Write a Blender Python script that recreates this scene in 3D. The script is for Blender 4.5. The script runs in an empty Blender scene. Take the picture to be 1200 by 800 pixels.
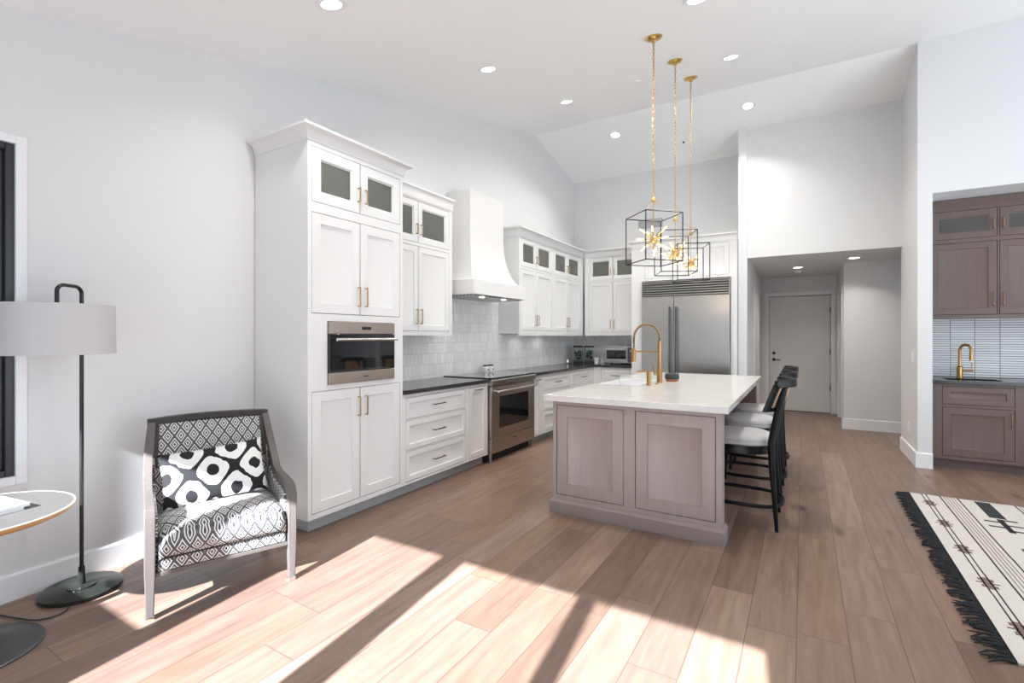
import bpy, bmesh, math, random
from mathutils import Vector, Matrix
random.seed(7)
S = bpy.context.scene
C = S.collection
PI = math.pi

# ------------------------------------------------------------------ camera
F = 570.0; EYE = 1.37; YAW = math.atan(341 / 570.0)
cam = bpy.data.cameras.new('camera'); co = bpy.data.objects.new('camera', cam); C.objects.link(co)
cam.sensor_width = 36; cam.lens = F / 1200 * 36; cam.clip_start = 0.05
cam.shift_y = (394 - 400) / 1200.0
co.location = (0, 0, EYE); co.rotation_euler = (PI / 2, 0, YAW)
S.camera = co

# ------------------------------------------------------------------ world, sun, exposure
S.view_settings.view_transform = 'Standard'; S.view_settings.look = 'None'
S.view_settings.gamma = 1; S.view_settings.use_curve_mapping = False
S.view_settings.exposure = -0.12
w = bpy.data.worlds.new('world'); S.world = w; w.use_nodes = True
bg = w.node_tree.nodes['Background']; bg.inputs[0].default_value = (0.70, 0.85, 1.0, 1); bg.inputs[1].default_value = 1.15
sun = bpy.data.lights.new('sun', 'SUN'); sun.energy = 34.0; sun.angle = math.radians(0.53); sun.color = (.93, .97, 1.04)
so = bpy.data.objects.new('sun', sun); C.objects.link(so)
so.rotation_euler = Vector((-0.12, 1.0, -0.65)).to_track_quat('-Z', 'Y').to_euler()
so.location = (0, -6, 6)
def area(name, loc, d, sx, sy, e, col=(1, 1, 1)):
    l = bpy.data.lights.new(name, 'AREA'); l.shape = 'RECTANGLE'; l.size = sx; l.size_y = sy; l.energy = e; l.color = col
    o = bpy.data.objects.new(name, l); C.objects.link(o); o.location = loc
    o.rotation_euler = Vector(d).to_track_quat('-Z', 'Y').to_euler(); return o
area('daylight_glass_doors', (-0.9, -1.12, 1.25), (0, 1, 0.3), 2.6, 2.1, 9, (0.78, 0.90, 1))
area('side_fill', (4.4, 3.0, 1.9), (-1, 0, 0.6), 5.0, 2.4, 62, (0.78, 0.90, 1))  # added fill lamp at openings made for light in the unseen right wall

area('ceiling_fill_rear', (-1.0, -1.05, .7), (0.25, .55, 1), 2.6, 1.0, 18, (0.88, 0.94, 1))  # added uplight that brightens the ceiling in place of bounced sun
area('ceiling_fill_right', (4.2, 3.6, .9), (-.35, .30, 1), 5.6, 1.2, 170, (0.88, 0.94, 1))  # second added uplight, on the right, to lift the far ceiling

# ------------------------------------------------------------------ node helpers and materials
class NT:
    def __init__(s, name):
        s.m = bpy.data.materials.new(name); s.m.use_nodes = True; s.t = s.m.node_tree
        s.b = s.t.nodes['Principled BSDF']
    def n(s, typ, **k):
        x = s.t.nodes.new(typ)
        for a, b in k.items(): setattr(x, a, b)
        return x
    def L(s, a, b): s.t.links.new(a, b)
    def M(s, op, a, b=None, c=None):
        x = s.n('ShaderNodeMath', operation=op)
        for i, v in enumerate((a, b, c)):
            if v is None: continue
            if isinstance(v, (int, float)): x.inputs[i].default_value = v
            else: s.L(v, x.inputs[i])
        return x.outputs[0]
    def xyz(s):
        tc = s.n('ShaderNodeTexCoord'); sp = s.n('ShaderNodeSeparateXYZ'); s.L(tc.outputs['Object'], sp.inputs[0])
        return sp.outputs[0], sp.outputs[1], sp.outputs[2]
    def comb(s, x, y, z):
        c = s.n('ShaderNodeCombineXYZ')
        for i, v in enumerate((x, y, z)):
            if isinstance(v, (int, float)): c.inputs[i].default_value = v
            else: s.L(v, c.inputs[i])
        return c.outputs[0]
    def noise(s, vec, scale, detail=4, rough=.55):
        x = s.n('ShaderNodeTexNoise'); x.inputs['Scale'].default_value = scale; x.inputs['Detail'].default_value = detail
        x.inputs['Roughness'].default_value = rough; s.L(vec, x.inputs['Vector']); return x.outputs['Fac']
    def ramp(s, fac, stops, interp='LINEAR'):
        r = s.n('ShaderNodeValToRGB'); r.color_ramp.interpolation = interp
        e = r.color_ramp.elements
        while len(e) < len(stops): e.new(0.5)
        for i, (p, c) in enumerate(stops): e[i].position = p; e[i].color = (*c, 1)
        s.L(fac, r.inputs[0]); return r.outputs[0]
    def mix(s, f, a, b, mode='MIX'):
        x = s.n('ShaderNodeMix', data_type='RGBA', blend_type=mode)
        for i, v in ((0, f), (6, a), (7, b)):
            if isinstance(v, (int, float)): x.inputs[i].default_value = v
            elif isinstance(v, tuple): x.inputs[i].default_value = (*v, 1)
            else: s.L(v, x.inputs[i])
        return x.outputs[2]
    def bump(s, h, strength=.2, dist=.01):
        x = s.n('ShaderNodeBump'); x.inputs['Strength'].default_value = strength; x.inputs['Distance'].default_value = dist
        s.L(h, x.inputs['Height']); s.L(x.outputs[0], s.b.inputs['Normal'])
    def col(s, c):
        if isinstance(c, tuple): s.b.inputs['Base Color'].default_value = (*c, 1)
        else: s.L(c, s.b.inputs['Base Color'])
    def rough(s, v):
        if isinstance(v, (int, float)): s.b.inputs['Roughness'].default_value = v
        else: s.L(v, s.b.inputs['Roughness'])

def plain(name, c, rough=.5, metal=0, nscale=40, namp=.03, bump=0, coat=0, emit=0, spec=.5):
    t = NT(name); x, y, z = t.xyz(); f = t.noise(t.comb(x, y, z), nscale, 3)
    a = tuple(v * (1 - namp) for v in c); b = tuple(min(1, v * (1 + namp)) for v in c)
    t.col(t.mix(f, a, b)); t.rough(rough); t.b.inputs['Metallic'].default_value = metal
    t.b.inputs['Specular IOR Level'].default_value = spec
    if coat: t.b.inputs['Coat Weight'].default_value = coat
    if bump: t.bump(f, bump, .002)
    if emit:
        t.b.inputs['Emission Color'].default_value = (*c, 1); t.b.inputs['Emission Strength'].default_value = emit
    return t.m

M = {}
M['wall'] = plain('wall_paint', (.735, .737, .742), .7, nscale=90, namp=.01, bump=.06)
M['ceil'] = plain('ceiling_paint', (.90, .905, .91), .8, nscale=90, namp=.01, bump=.04)
M['white'] = plain('white_cabinet_lacquer', (.77, .772, .77), .32, nscale=30, namp=.008)
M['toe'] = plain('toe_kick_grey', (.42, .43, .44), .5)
M['trimw'] = plain('white_trim_paint', (.84, .84, .85), .4, nscale=30, namp=.008)
M['doorp'] = plain('hall_door_paint', (.74, .73, .72), .45, namp=.01)
M['brass'] = plain('brushed_brass', (.44, .26, .10), .3, 1, 60, .06)
M['brassd'] = plain('aged_brass_pull', (.48, .33, .19), .32, 1, 60, .06)
M['gold'] = plain('satin_gold', (.68, .46, .18), .28, 1, 60, .05)
M['blackm'] = plain('black_metal', (.015, .015, .016), .35, .6)
M['blackp'] = plain('black_painted_wood', (.006, .006, .0065), .34, 0, 60, .1, spec=.22)
M['bglass'] = plain('black_glass', (.006, .006, .007), .05, 0, 10, .02, coat=.5)
M['bcount'] = plain('black_stone_counter', (.035, .033, .034), .13, 0, 120, .25)
M['winf'] = plain('dark_window_frame', (.035, .036, .042), .35, .2)
M['barpull'] = plain('bronze_pull', (.33, .20, .13), .25, 1)
M['nickel'] = plain('bronze_nickel_pull', (.30, .25, .21), .25, 1)
M['chrome'] = plain('chrome', (.8, .8, .8), .12, 1)
M['book'] = plain('white_paper', (.85, .85, .88), .5)
M['shade'] = plain('lamp_linen', (.55, .55, .56), .85, 0, 300, .06, bump=.2)
M['porc'] = plain('white_porcelain', (.85, .86, .88), .12, namp=.005)
M['seatc'] = plain('light_grey_seat_fabric', (.50, .48, .48), .85, 0, 250, .08, bump=.15)
M['cord'] = plain('dark_cord', (.03, .028, .028), .5)
M['spk'] = plain('charcoal_knit', (.05, .055, .065), .9, 0, 400, .3, bump=.3)
M['copper'] = plain('copper_base', (.45, .17, .08), .35, .6)
M['tableg'] = plain('bronze_table_base', (.09, .095, .10), .32, .7)
M['lampb'] = plain('lamp_black_bronze', (.035, .04, .035), .22, .5)
M['black'] = plain('matt_black', (.012, .012, .012), .5)
M['fringe'] = plain('black_yarn', (.012, .012, .015), .9)
M['leaf'] = plain('green_leaf', (.035, .075, .02), .5, nscale=60, namp=.5)
M['red'] = plain('red_enamel', (.35, .03, .03), .35)
M['vase'] = plain('brown_wicker', (.30, .19, .10), .7, 0, 120, .3)
M['glow'] = plain('lamp_lens', (1, .97, .92), .5, emit=14)
M['bulb'] = plain('warm_bulb', (1, .74, .45), .3, emit=1.7)
M['disp'] = plain('display_screen', (.02, .02, .025), .15)
M['rimw'] = plain('table_rim_pale', (.78, .66, .46), .4)

def glass(name, tint, rough=.03, gl=.06):
    t = NT(name); t.t.nodes.remove(t.b)
    a = t.n('ShaderNodeBsdfTransparent'); a.inputs[0].default_value = (*tint, 1)
    g = t.n('ShaderNodeBsdfGlossy'); g.inputs['Roughness'].default_value = rough
    fr = t.n('ShaderNodeFresnel'); fr.inputs[0].default_value = 1.45
    f = t.M('ADD', fr.outputs[0], gl)
    mx = t.n('ShaderNodeMixShader'); t.L(f, mx.inputs[0]); t.L(a.outputs[0], mx.inputs[1]); t.L(g.outputs[0], mx.inputs[2])
    t.L(mx.outputs[0], t.t.nodes['Material Output'].inputs[0]); return t.m
def glass_light_tint(name, c, f_):  # glass with grey diffuse mixed in to stand for light inside the cabinets
    m_ = glass(name, (.9, .93, .89), .12, .0); t = m_.node_tree
    o = t.nodes['Material Output']; a = o.inputs[0].links[0].from_socket
    d = t.nodes.new('ShaderNodeBsdfDiffuse'); d.inputs[0].default_value = (*c, 1)
    x = t.nodes.new('ShaderNodeMixShader'); x.inputs[0].default_value = f_
    t.links.new(a, x.inputs[1]); t.links.new(d.outputs[0], x.inputs[2]); t.links.new(x.outputs[0], o.inputs[0]); return m_
M['cabglass'] = glass_light_tint('cabinet_glass', (.30, .31, .28), .35)
M['barglass'] = glass_light_tint('bar_cabinet_glass', (.16, .15, .15), .5)
M['cabglass0'] = glass('cabinet_glass', (.90, .93, .89), .08, .0)
M['clear'] = glass('clear_glass', (.90, .93, .91), .02, -.03)
M['winglass'] = glass('window_glass', (.25, .28, .33), .02, .06)

def steel(name, c, ax):
    t = NT(name); x, y, z = t.xyz()
    v = t.comb(t.M('MULTIPLY', x, 1 if ax == 'x' else 300), t.M('MULTIPLY', y, 1 if ax == 'x' else 300), t.M('MULTIPLY', z, 300 if ax == 'x' else 1))
    f = t.noise(v, 1.0, 3)
    t.col(t.mix(f, tuple(k * .96 for k in c), c)); t.b.inputs['Metallic'].default_value = 1
    t.rough(t.M('ADD', .28, t.M('MULTIPLY', f, .06))); t.b.inputs['Anisotropic'].default_value = .5; return t.m
M['steel'] = steel('brushed_steel', (.44, .425, .405), 'x')
M['steelr'] = steel('steel_floor_reflection', (.46, .40, .34), 'x')  # the floor's brown reflection is put into this base colour
M['steeld'] = steel('dark_steel', (.10, .10, .105), 'z')

def floor_mat():
    t = NT('oak_plank_floor'); x, y, z = t.xyz()
    W = .203; Lp = 1.3
    r = t.M('FLOOR', t.M('DIVIDE', t.M('ADD', x, 1.04), W))
    fx = t.M('FRACT', t.M('DIVIDE', t.M('ADD', x, 1.04), W))
    wn = t.n('ShaderNodeTexWhiteNoise', noise_dimensions='1D'); t.L(r, wn.inputs['W'])
    yy = t.M('ADD', t.M('DIVIDE', y, Lp), t.M('MULTIPLY', wn.outputs[0], 7.3))
    k = t.M('FLOOR', yy); fy = t.M('FRACT', yy)
    wn2 = t.n('ShaderNodeTexWhiteNoise', noise_dimensions='2D'); t.L(t.comb(r, k, 0), wn2.inputs['Vector'])
    rnd = wn2.outputs[0]
    base = t.ramp(rnd, [(0, (.255, .168, .128)), (.25, (.360, .250, .194)), (.45, (.300, .205, .166)), (.65, (.405, .295, .235)), (.82, (.345, .232, .168)), (1, (.272, .188, .155))])
    off = t.M('MULTIPLY', rnd, 37.0)
    v = t.comb(t.M('ADD', t.M('MULTIPLY', x, 14), off), t.M('ADD', t.M('MULTIPLY', y, 1.3), off), 0)
    g = t.noise(v, 1.6, 7, .62)
    v2 = t.comb(t.M('ADD', t.M('MULTIPLY', x, 70), off), t.M('MULTIPLY', y, 3), 0); g2 = t.noise(v2, 1.5, 4, .6)
    c = t.mix(t.M('MULTIPLY', t.M('SUBTRACT', g, .30), 1.15), t.mix(1, base, (.56, .52, .49), 'MULTIPLY'), t.mix(1, base, (1.30, 1.30, 1.30), 'MULTIPLY'))
    c = t.mix(t.M('MULTIPLY', g2, .32), c, t.mix(1, c, (.55, .50, .47), 'MULTIPLY'))
    # knots
    vo = t.n('ShaderNodeTexVoronoi'); vo.inputs['Scale'].default_value = 1.0
    t.L(t.comb(t.M('ADD', t.M('MULTIPLY', x, 3.2), off), t.M('MULTIPLY', y, 1.1), off), vo.inputs['Vector'])
    kn = t.n('ShaderNodeMapRange'); kn.inputs[1].default_value = .035; kn.inputs[2].default_value = .13; kn.inputs[3].default_value = .8; kn.inputs[4].default_value = 0
    t.L(vo.outputs['Distance'], kn.inputs[0])
    c = t.mix(kn.outputs[0], c, (.09, .055, .045))
    ex = t.M('MINIMUM', fx, t.M('SUBTRACT', 1, fx)); ey = t.M('MINIMUM', fy, t.M('SUBTRACT', 1, fy))
    gx = t.M('LESS_THAN', ex, .012); gy = t.M('LESS_THAN', ey, .0019)
    gap = t.M('MAXIMUM', gx, gy)
    c = t.mix(t.M('MULTIPLY', gap, .75), c, (.09, .06, .05))
    t.col(c); t.rough(t.M('ADD', .30, t.M('MULTIPLY', g2, .14)))
    h = t.M('SUBTRACT', t.M('MULTIPLY', g2, .25), t.M('MULTIPLY', gap, 1)); t.bump(h, .25, .002)
    return t.m
M['floor'] = floor_mat()

def taupe(name, a, b, ax='z'):
    t = NT(name); x, y, z = t.xyz()
    if ax == 'z': v = t.comb(t.M('MULTIPLY', x, 60), t.M('MULTIPLY', y, 60), t.M('MULTIPLY', z, 2.2)); v2 = t.comb(t.M('MULTIPLY', x, 7), t.M('MULTIPLY', y, 7), t.M('MULTIPLY', z, 1.2))
    else: v = t.comb(t.M('MULTIPLY', x, 2.2), t.M('MULTIPLY', y, 2.2), t.M('MULTIPLY', z, 60)); v2 = t.comb(t.M('MULTIPLY', x, 1.2), t.M('MULTIPLY', y, 1.2), t.M('MULTIPLY', z, 7))
    f = t.noise(v, 1, 5); f2 = t.noise(v2, 1, 3)
    c = t.mix(f, a, b); c = t.mix(t.M('MULTIPLY', f2, .5), c, t.mix(1, c, (.78, .76, .76), 'MULTIPLY'))
    t.col(c); t.rough(.42); t.bump(f, .06, .002); return t.m
M['taupe'] = taupe('taupe_stained_wood', (.33, .275, .255), (.42, .355, .33))
M['taupeh'] = taupe('taupe_stained_wood_horizontal', (.27, .22, .205), (.35, .29, .27), 'x')
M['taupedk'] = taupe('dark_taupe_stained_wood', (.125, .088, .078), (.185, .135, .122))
M['chairw'] = taupe('grey_washed_wood', (.095, .083, .077), (.16, .14, .13))
M['rimo'] = taupe('oak_rim', (.36, .19, .07), (.62, .38, .17), 'x')
M['chaird'] = taupe('dark_chair_wood', (.025, .022, .021), (.045, .04, .038))  # darker tone for the armchair's crest rail and back stiles

def quartz():
    t = NT('white_quartz'); x, y, z = t.xyz(); v = t.comb(x, y, z)
    n = t.noise(v, 2.5, 6, .6)
    vein = t.M('SUBTRACT', 1, t.M('MULTIPLY', t.M('ABSOLUTE', t.M('SUBTRACT', n, .5)), 22))
    vein = t.M('MULTIPLY', t.M('MAXIMUM', vein, 0), .22)
    t.col(t.mix(vein, (.72, .71, .69), (.55, .51, .46))); t.rough(.14); return t.m
M['quartz'] = quartz()

def tiles(name, ua, W, H, stagger, grout, c0, c1, rough, gw, bstr=.5):
    t = NT(name); x, y, z = t.xyz(); u = x if ua == 'x' else y
    row = t.M('FLOOR', t.M('DIVIDE', z, H)); fz = t.M('FRACT', t.M('DIVIDE', z, H))
    uu = t.M('ADD', t.M('DIVIDE', u, W), t.M('MULTIPLY', row, stagger))
    k = t.M('FLOOR', uu); fu = t.M('FRACT', uu)
    wn = t.n('ShaderNodeTexWhiteNoise', noise_dimensions='2D'); t.L(t.comb(row, k, 0), wn.inputs['Vector'])
    eu = t.M('MULTIPLY', t.M('MINIMUM', fu, t.M('SUBTRACT', 1, fu)), W); ez = t.M('MULTIPLY', t.M('MINIMUM', fz, t.M('SUBTRACT', 1, fz)), H)
    e = t.M('MINIMUM', eu, ez)
    g = t.M('LESS_THAN', e, gw)
    c = t.mix(wn.outputs[0], c0, c1); c = t.mix(g, c, grout)
    t.col(c); t.rough(t.M('ADD', rough, t.M('MULTIPLY', g, .5)))
    wob = t.noise(t.comb(x, y, z), 18, 2)
    pil = t.M('MULTIPLY', t.M('MINIMUM', t.M('DIVIDE', e, gw * 4), 1), 1)
    t.bump(t.M('ADD', pil, t.M('ADD', t.M('MULTIPLY', wob, 1.2), t.M('MULTIPLY', wn.outputs[0], .5))), bstr, .002)
    return t.m
M['tile_l'] = tiles('white_handmade_tile_left', 'y', .062, .118, .5, (.56, .56, .56), (.76, .76, .76), (.86, .86, .86), .13, .002)
M['tile_b'] = tiles('white_handmade_tile_back', 'x', .062, .118, .5, (.56, .56, .56), (.76, .76, .76), (.86, .86, .86), .13, .002)
M['tile_bar'] = tiles('linear_glossy_bar_tile', 'x', .205, .0262, 0, (.09, .09, .10), (.70, .71, .73), (.82, .83, .84), .10, .0026, .8)

def fabric(name, ue, ve):
    t = NT(name); x, y, z = t.xyz(); d = {'x': x, 'y': y, 'z': z}
    u = d[ue]; v = d[ve] if ve in d else t.M('SUBTRACT', z, y)
    A = .064; B = .092
    fu = t.M('ABSOLUTE', t.M('SUBTRACT', t.M('FRACT', t.M('DIVIDE', u, A)), .5))
    fv = t.M('ABSOLUTE', t.M('SUBTRACT', t.M('FRACT', t.M('DIVIDE', v, B)), .5))
    s = t.M('ADD', fu, fv)     # 0..1 ; symmetric diamonds
    s = t.M('ABSOLUTE', t.M('SUBTRACT', s, .5))
    w = t.M('SINE', t.M('MULTIPLY', s, 2 * PI * 5))
    k = t.M('GREATER_THAN', w, .12)
    nz = t.noise(t.comb(x, y, z), 500, 2)
    k = t.M('MULTIPLY', k, t.M('ADD', .85, t.M('MULTIPLY', nz, .3)))
    t.col(t.mix(k, (.68, .67, .66), (.035, .036, .042))); t.rough(.85); t.bump(nz, .2, .002); return t.m
M['fab_f'] = fabric('diamond_weave_front', 'x', 'w')
M['fab_s'] = fabric('diamond_weave_side', 'y', 'z')
M['fab_b'] = fabric('diamond_weave_back', 'x', 'z')

def ikat():
    t = NT('ikat_pillow_print'); x, y, z = t.xyz()
    n = t.noise(t.comb(x, y, z), 14, 2)
    wob = t.M('MULTIPLY', t.M('SUBTRACT', n, .5), .9)
    a = t.M('ADD', t.M('MULTIPLY', x, 2 * PI / .22), .5); b = t.M('ADD', t.M('MULTIPLY', y, 2 * PI / .235), -.2)
    f = t.M('ADD', t.M('COSINE', t.M('ADD', a, wob)), t.M('COSINE', t.M('ADD', b, wob)))
    af = t.M('ABSOLUTE', f)
    k = t.M('MAXIMUM', t.M('LESS_THAN', af, .33), t.M('GREATER_THAN', af, 1.62))
    t.col(t.mix(k, (.80, .80, .78), (.012, .012, .014))); t.rough(.9); return t.m
M['ikat'] = ikat()

def cane():
    t = NT('woven_cane'); x, y, z = t.xyz()
    a = t.M('SINE', t.M('MULTIPLY', y, 520)); b = t.M('SINE', t.M('MULTIPLY', z, 520))
    k = t.M('GREATER_THAN', t.M('MULTIPLY', a, b), .25)
    t.col(t.mix(k, (.60, .43, .27), (.36, .24, .15))); t.rough(.6); return t.m
M['cane'] = cane()

def hoodfilter():
    t = NT('hood_baffle_steel'); x, y, z = t.xyz()
    k = t.M('GREATER_THAN', t.M('SINE', t.M('MULTIPLY', y, 130)), .2)
    t.col(t.mix(k, (.30, .29, .28), (.62, .6, .58))); t.b.inputs['Metallic'].default_value = .9; t.rough(.35); return t.m
M['baffle'] = hoodfilter()
M['rugc'] = plain('cream_flatweave', (.62, .58, .53), .95, 0, 220, .13, bump=.4)
M['rugk'] = plain('charcoal_weave', (.025, .027, .032), .95, 0, 300, .3)
M['rugb'] = plain('brown_weave', (.16, .10, .09), .95, 0, 300, .3)

# ------------------------------------------------------------------ mesh helpers
class MB:
    def __init__(s): s.b = bmesh.new(); s.mi = 0
    def _f(s, vs):
        f = s.b.faces.new(vs); f.material_index = s.mi; return f
    def box(s, x0, x1, y0, y1, z0, z1):
        v = [s.b.verts.new(p) for p in ((x0,y0,z0),(x1,y0,z0),(x1,y1,z0),(x0,y1,z0),(x0,y0,z1),(x1,y0,z1),(x1,y1,z1),(x0,y1,z1))]
        for q in ((0,3,2,1),(4,5,6,7),(0,1,5,4),(1,2,6,5),(2,3,7,6),(3,0,4,7)): s._f([v[i] for i in q])
        return s
    def prism(s, pts, a0, a1, axis='y'):
        # pts in the two other axes (x,z for y ; y,z for x ; x,y for z)
        def P(p, a):
            if axis == 'y': return (p[0], a, p[1])
            if axis == 'x': return (a, p[0], p[1])
            return (p[0], p[1], a)
        A = [s.b.verts.new(P(p, a0)) for p in pts]; B = [s.b.verts.new(P(p, a1)) for p in pts]
        s._f(A); s._f(B[::-1]); n = len(pts)
        for i in range(n): s._f([A[i], B[i], B[(i+1) % n], A[(i+1) % n]])
        return s
    def loft(s, rings, closed=True, cap=True):
        R = [[s.b.verts.new(p) for p in r] for r in rings]; n = len(R[0])
        for i in range(len(R)-1):
            for j in range(n if closed else n-1):
                s._f([R[i][j], R[i][(j+1) % n], R[i+1][(j+1) % n], R[i+1][j]])
        if cap and closed: s._f(R[0][::-1]); s._f(R[-1])
        return s
    def lathe(s, prof, cx=0, cy=0, seg=32, cz=0):
        rings = [[(cx + r*math.cos(2*PI*k/seg), cy + r*math.sin(2*PI*k/seg), z+cz) for k in range(seg)] for r, z in prof]
        if prof[0][0] > .01: return s.loft(rings+[rings[0]], cap=False)
        return s.loft(rings)
    def tube(s, pts, r, seg=8, closed=False, rect=None):
        P = [Vector(p) for p in pts]; n = len(P); rings = []
        up = None
        for i in range(n):
            if closed: t = (P[(i+1) % n] - P[i-1]).normalized()
            else: t = (P[min(i+1, n-1)] - P[max(i-1, 0)]).normalized()
            if up is None:
                up = Vector((0, 0, 1)) if abs(t.z) < .9 else Vector((0, 1, 0))
            a = t.cross(up)
            if a.length < 1e-5: a = t.orthogonal()
            a.normalize(); bb = a.cross(t).normalized(); up = bb
            rr = r[i] if isinstance(r, (list, tuple)) else r
            if rect:
                hw, hh = rect[0]*rr, rect[1]*rr
                rings.append([P[i]+a*sx*hw+bb*sy*hh for sx, sy in ((-1,-1),(1,-1),(1,1),(-1,1))])
            else:
                rings.append([P[i]+(a*math.cos(2*PI*k/seg)+bb*math.sin(2*PI*k/seg))*rr for k in range(seg)])
        if closed: rings.append(rings[0])
        if closed:
            R = [[s.b.verts.new(p) for p in q] for q in rings[:-1]]; m = len(R[0])
            for i in range(len(R)):
                for j in range(m): s._f([R[i][j], R[i][(j+1)%m], R[(i+1)%len(R)][(j+1)%m], R[(i+1)%len(R)][j]])
        else: s.loft(rings)
        return s
    def sphere(s, c, r, u=16, v=10):
        prof = [(max(r*math.sin(PI*i/v), 1e-4), -r*math.cos(PI*i/v)) for i in range(v+1)]
        return s.lathe(prof, c[0], c[1], u, c[2])
    def build(s, name, mat, parent=None, smooth=False, bevel=0, seg=2):
        bmesh.ops.recalc_face_normals(s.b, faces=s.b.faces)
        me = bpy.data.meshes.new(name); s.b.to_mesh(me); s.b.free()
        for m in (mat if isinstance(mat, (list, tuple)) else [mat]): me.materials.append(m)
        o = bpy.data.objects.new(name, me); C.objects.link(o)
        if parent is not None: o.parent = parent
        if smooth:
            for p in me.polygons: p.use_smooth = True
            if smooth != 'all': me.set_sharp_from_angle(angle=math.radians(40))
        if bevel:
            b = o.modifiers.new('bevel', 'BEVEL'); b.width = bevel; b.segments = seg; b.limit_method = 'ANGLE'; b.angle_limit = math.radians(40)
            for p in me.polygons: p.use_smooth = True
            me.set_sharp_from_angle(angle=math.radians(35))
        return o

def thing(name, label, cat, loc=(0,0,0), rz=0, group=None):
    o = bpy.data.objects.new(name, None); C.objects.link(o); o.location = loc; o.rotation_euler = (0,0,rz); o.empty_display_size = .1
    o['label'] = label; o['category'] = cat
    if group: o['group'] = group
    return o
def tag(o, label, cat, group=None):
    o['label'] = label; o['category'] = cat
    if group: o['group'] = group
    return o
def struct(o): o['kind'] = 'structure'; return o
def kids(o): return [c for c in C.objects if c.parent == o]
def dup(o, parent=None, **k):
    c = o.copy(); C.objects.link(c); c.parent = parent
    for ch in kids(o): dup(ch, c)
    for a, b in k.items():
        if a == 'loc': c.location = b
        elif a == 'rz': c.rotation_euler = (0, 0, b)
        else: c[a] = b
    return c

def sweep(path, prof, closed=False):
    """mitred moulding: path in plan (outward = right-hand side of travel), prof = [(out, z)]"""
    m = MB(); P = [Vector((p[0], p[1])) for p in path]; n = len(P); rings = []
    for i in range(n):
        d0 = (P[i]-P[i-1]).normalized() if i > 0 or closed else None
        d1 = (P[(i+1) % n]-P[i]).normalized() if i < n-1 or closed else None
        ns = [Vector((d.y, -d.x)) for d in (d0, d1) if d is not None]
        nn = ns[0] if len(ns) == 1 else (ns[0]+ns[1])/(1+ns[0].dot(ns[1]))
        rings.append([(P[i].x+nn.x*o, P[i].y+nn.y*o, z) for o, z in prof])
    if closed:
        R = [[m.b.verts.new(p) for p in r] for r in rings]; k = len(prof)
        for i in range(n):
            for j in range(k): m._f([R[i][j], R[(i+1)%n][j], R[(i+1)%n][(j+1)%k], R[i][(j+1)%k]])
    else: m.loft(rings)
    return m

# ------------------------------------------------------------------ the shell
RY, RZ, K1, K2 = 6.6, 4.46, .239, .235
XL, XR, YB, YK = -3.53, 4.5, -1.2, 8.08
def cz(y): return RZ - K1*(RY-y) if y < RY else RZ - K2*(y-RY)
struct(MB().box(XL-.2, XR+.2, YB-.2, 10.5, -.1, 0).build('floor', M['floor']))
struct(MB().prism([(YB-.15, cz(YB-.15)), (RY, RZ), (YK+.15, cz(YK+.15)), (YK+.15, cz(YK+.15)+.15), (RY, RZ+.15), (YB-.15, cz(YB-.15)+.15)], XL-.15, XR+.15, 'x').build('ceiling', M['ceil']))
# left wall with window opening
wy0, wy1, wz0, wz1 = -0.55, .87, .618, 2.397
m = MB(); x0, x1 = XL-.15, XL
m.prism([(YB-.15, 0), (wy0, 0), (wy0, cz(wy0)), (YB-.15, cz(YB-.15))], x0, x1, 'x')
m.prism([(wy0, 0), (wy1, 0), (wy1, wz0), (wy0, wz0)], x0, x1, 'x')
m.prism([(wy0, wz1), (wy1, wz1), (wy1, cz(wy1)), (wy0, cz(wy0))], x0, x1, 'x')
m.prism([(wy1, 0), (YK+.15, 0), (YK+.15, cz(YK+.15)), (RY, RZ), (wy1, cz(wy1))], x0, x1, 'x')
struct(m.build('wall_left', M['wall']))
# kitchen back wall
struct(MB().prism([(YK, 0), (YK+.12, 0), (YK+.12, cz(YK+.12)), (YK, cz(YK))], XL, -.69, 'x').build('wall_kitchen_back', M['wall']))
# partition between fridge and hall: its end stands just proud of the wall over the hall
m = MB(); zt = cz(7.45)
m.prism([(7.45, 0), (10.3, 0), (10.3, 2.46), (YK, 2.46), (YK, cz(YK)), (7.45, cz(7.45))], -.775, -.665, 'x')
struct(m.build('wall_partition', M['wall']))
# wall over the hall opening
struct(MB().prism([(7.5, 2.46), (7.62, 2.46), (7.62, cz(7.62)), (7.5, cz(7.5))], -.665, 1.04, 'x').build('wall_over_hall', M['wall']))
struct(MB().box(-.775, 2.4, 7.62, 10.42, 2.46, 2.56).build('ceiling_hall', M['wall']))
# column / bar wall
m = MB(); m.prism([(6.55, 0), (7.5, 0), (7.5, cz(7.5)), (RY, RZ), (6.55, cz(6.55))], 1.03, 1.15, 'x')
m.prism([(7.5, 0), (7.62, 0), (7.62, cz(7.62)), (7.5, cz(7.5))], 1.04, 1.15, 'x')
m.box(1.15, XR, 6.55, 6.67, 2.85, cz(6.55)-.001)
m.box(3.3, XR, 6.55, 6.67, 0, 2.85)
struct(m.build('wall_bar', M['wall']))
m = MB(); m.box(1.15, 3.4, 7.30, 7.42, 0, 2.97); m.box(3.3, 3.4, 6.67, 7.3, 0, 2.97)
struct(m.build('wall_bar_alcove', M['wall']))
struct(MB().box(1.15, 3.3, 6.67, 7.3, 2.85, 2.97).build('ceiling_bar_alcove', M['wall']))
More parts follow.
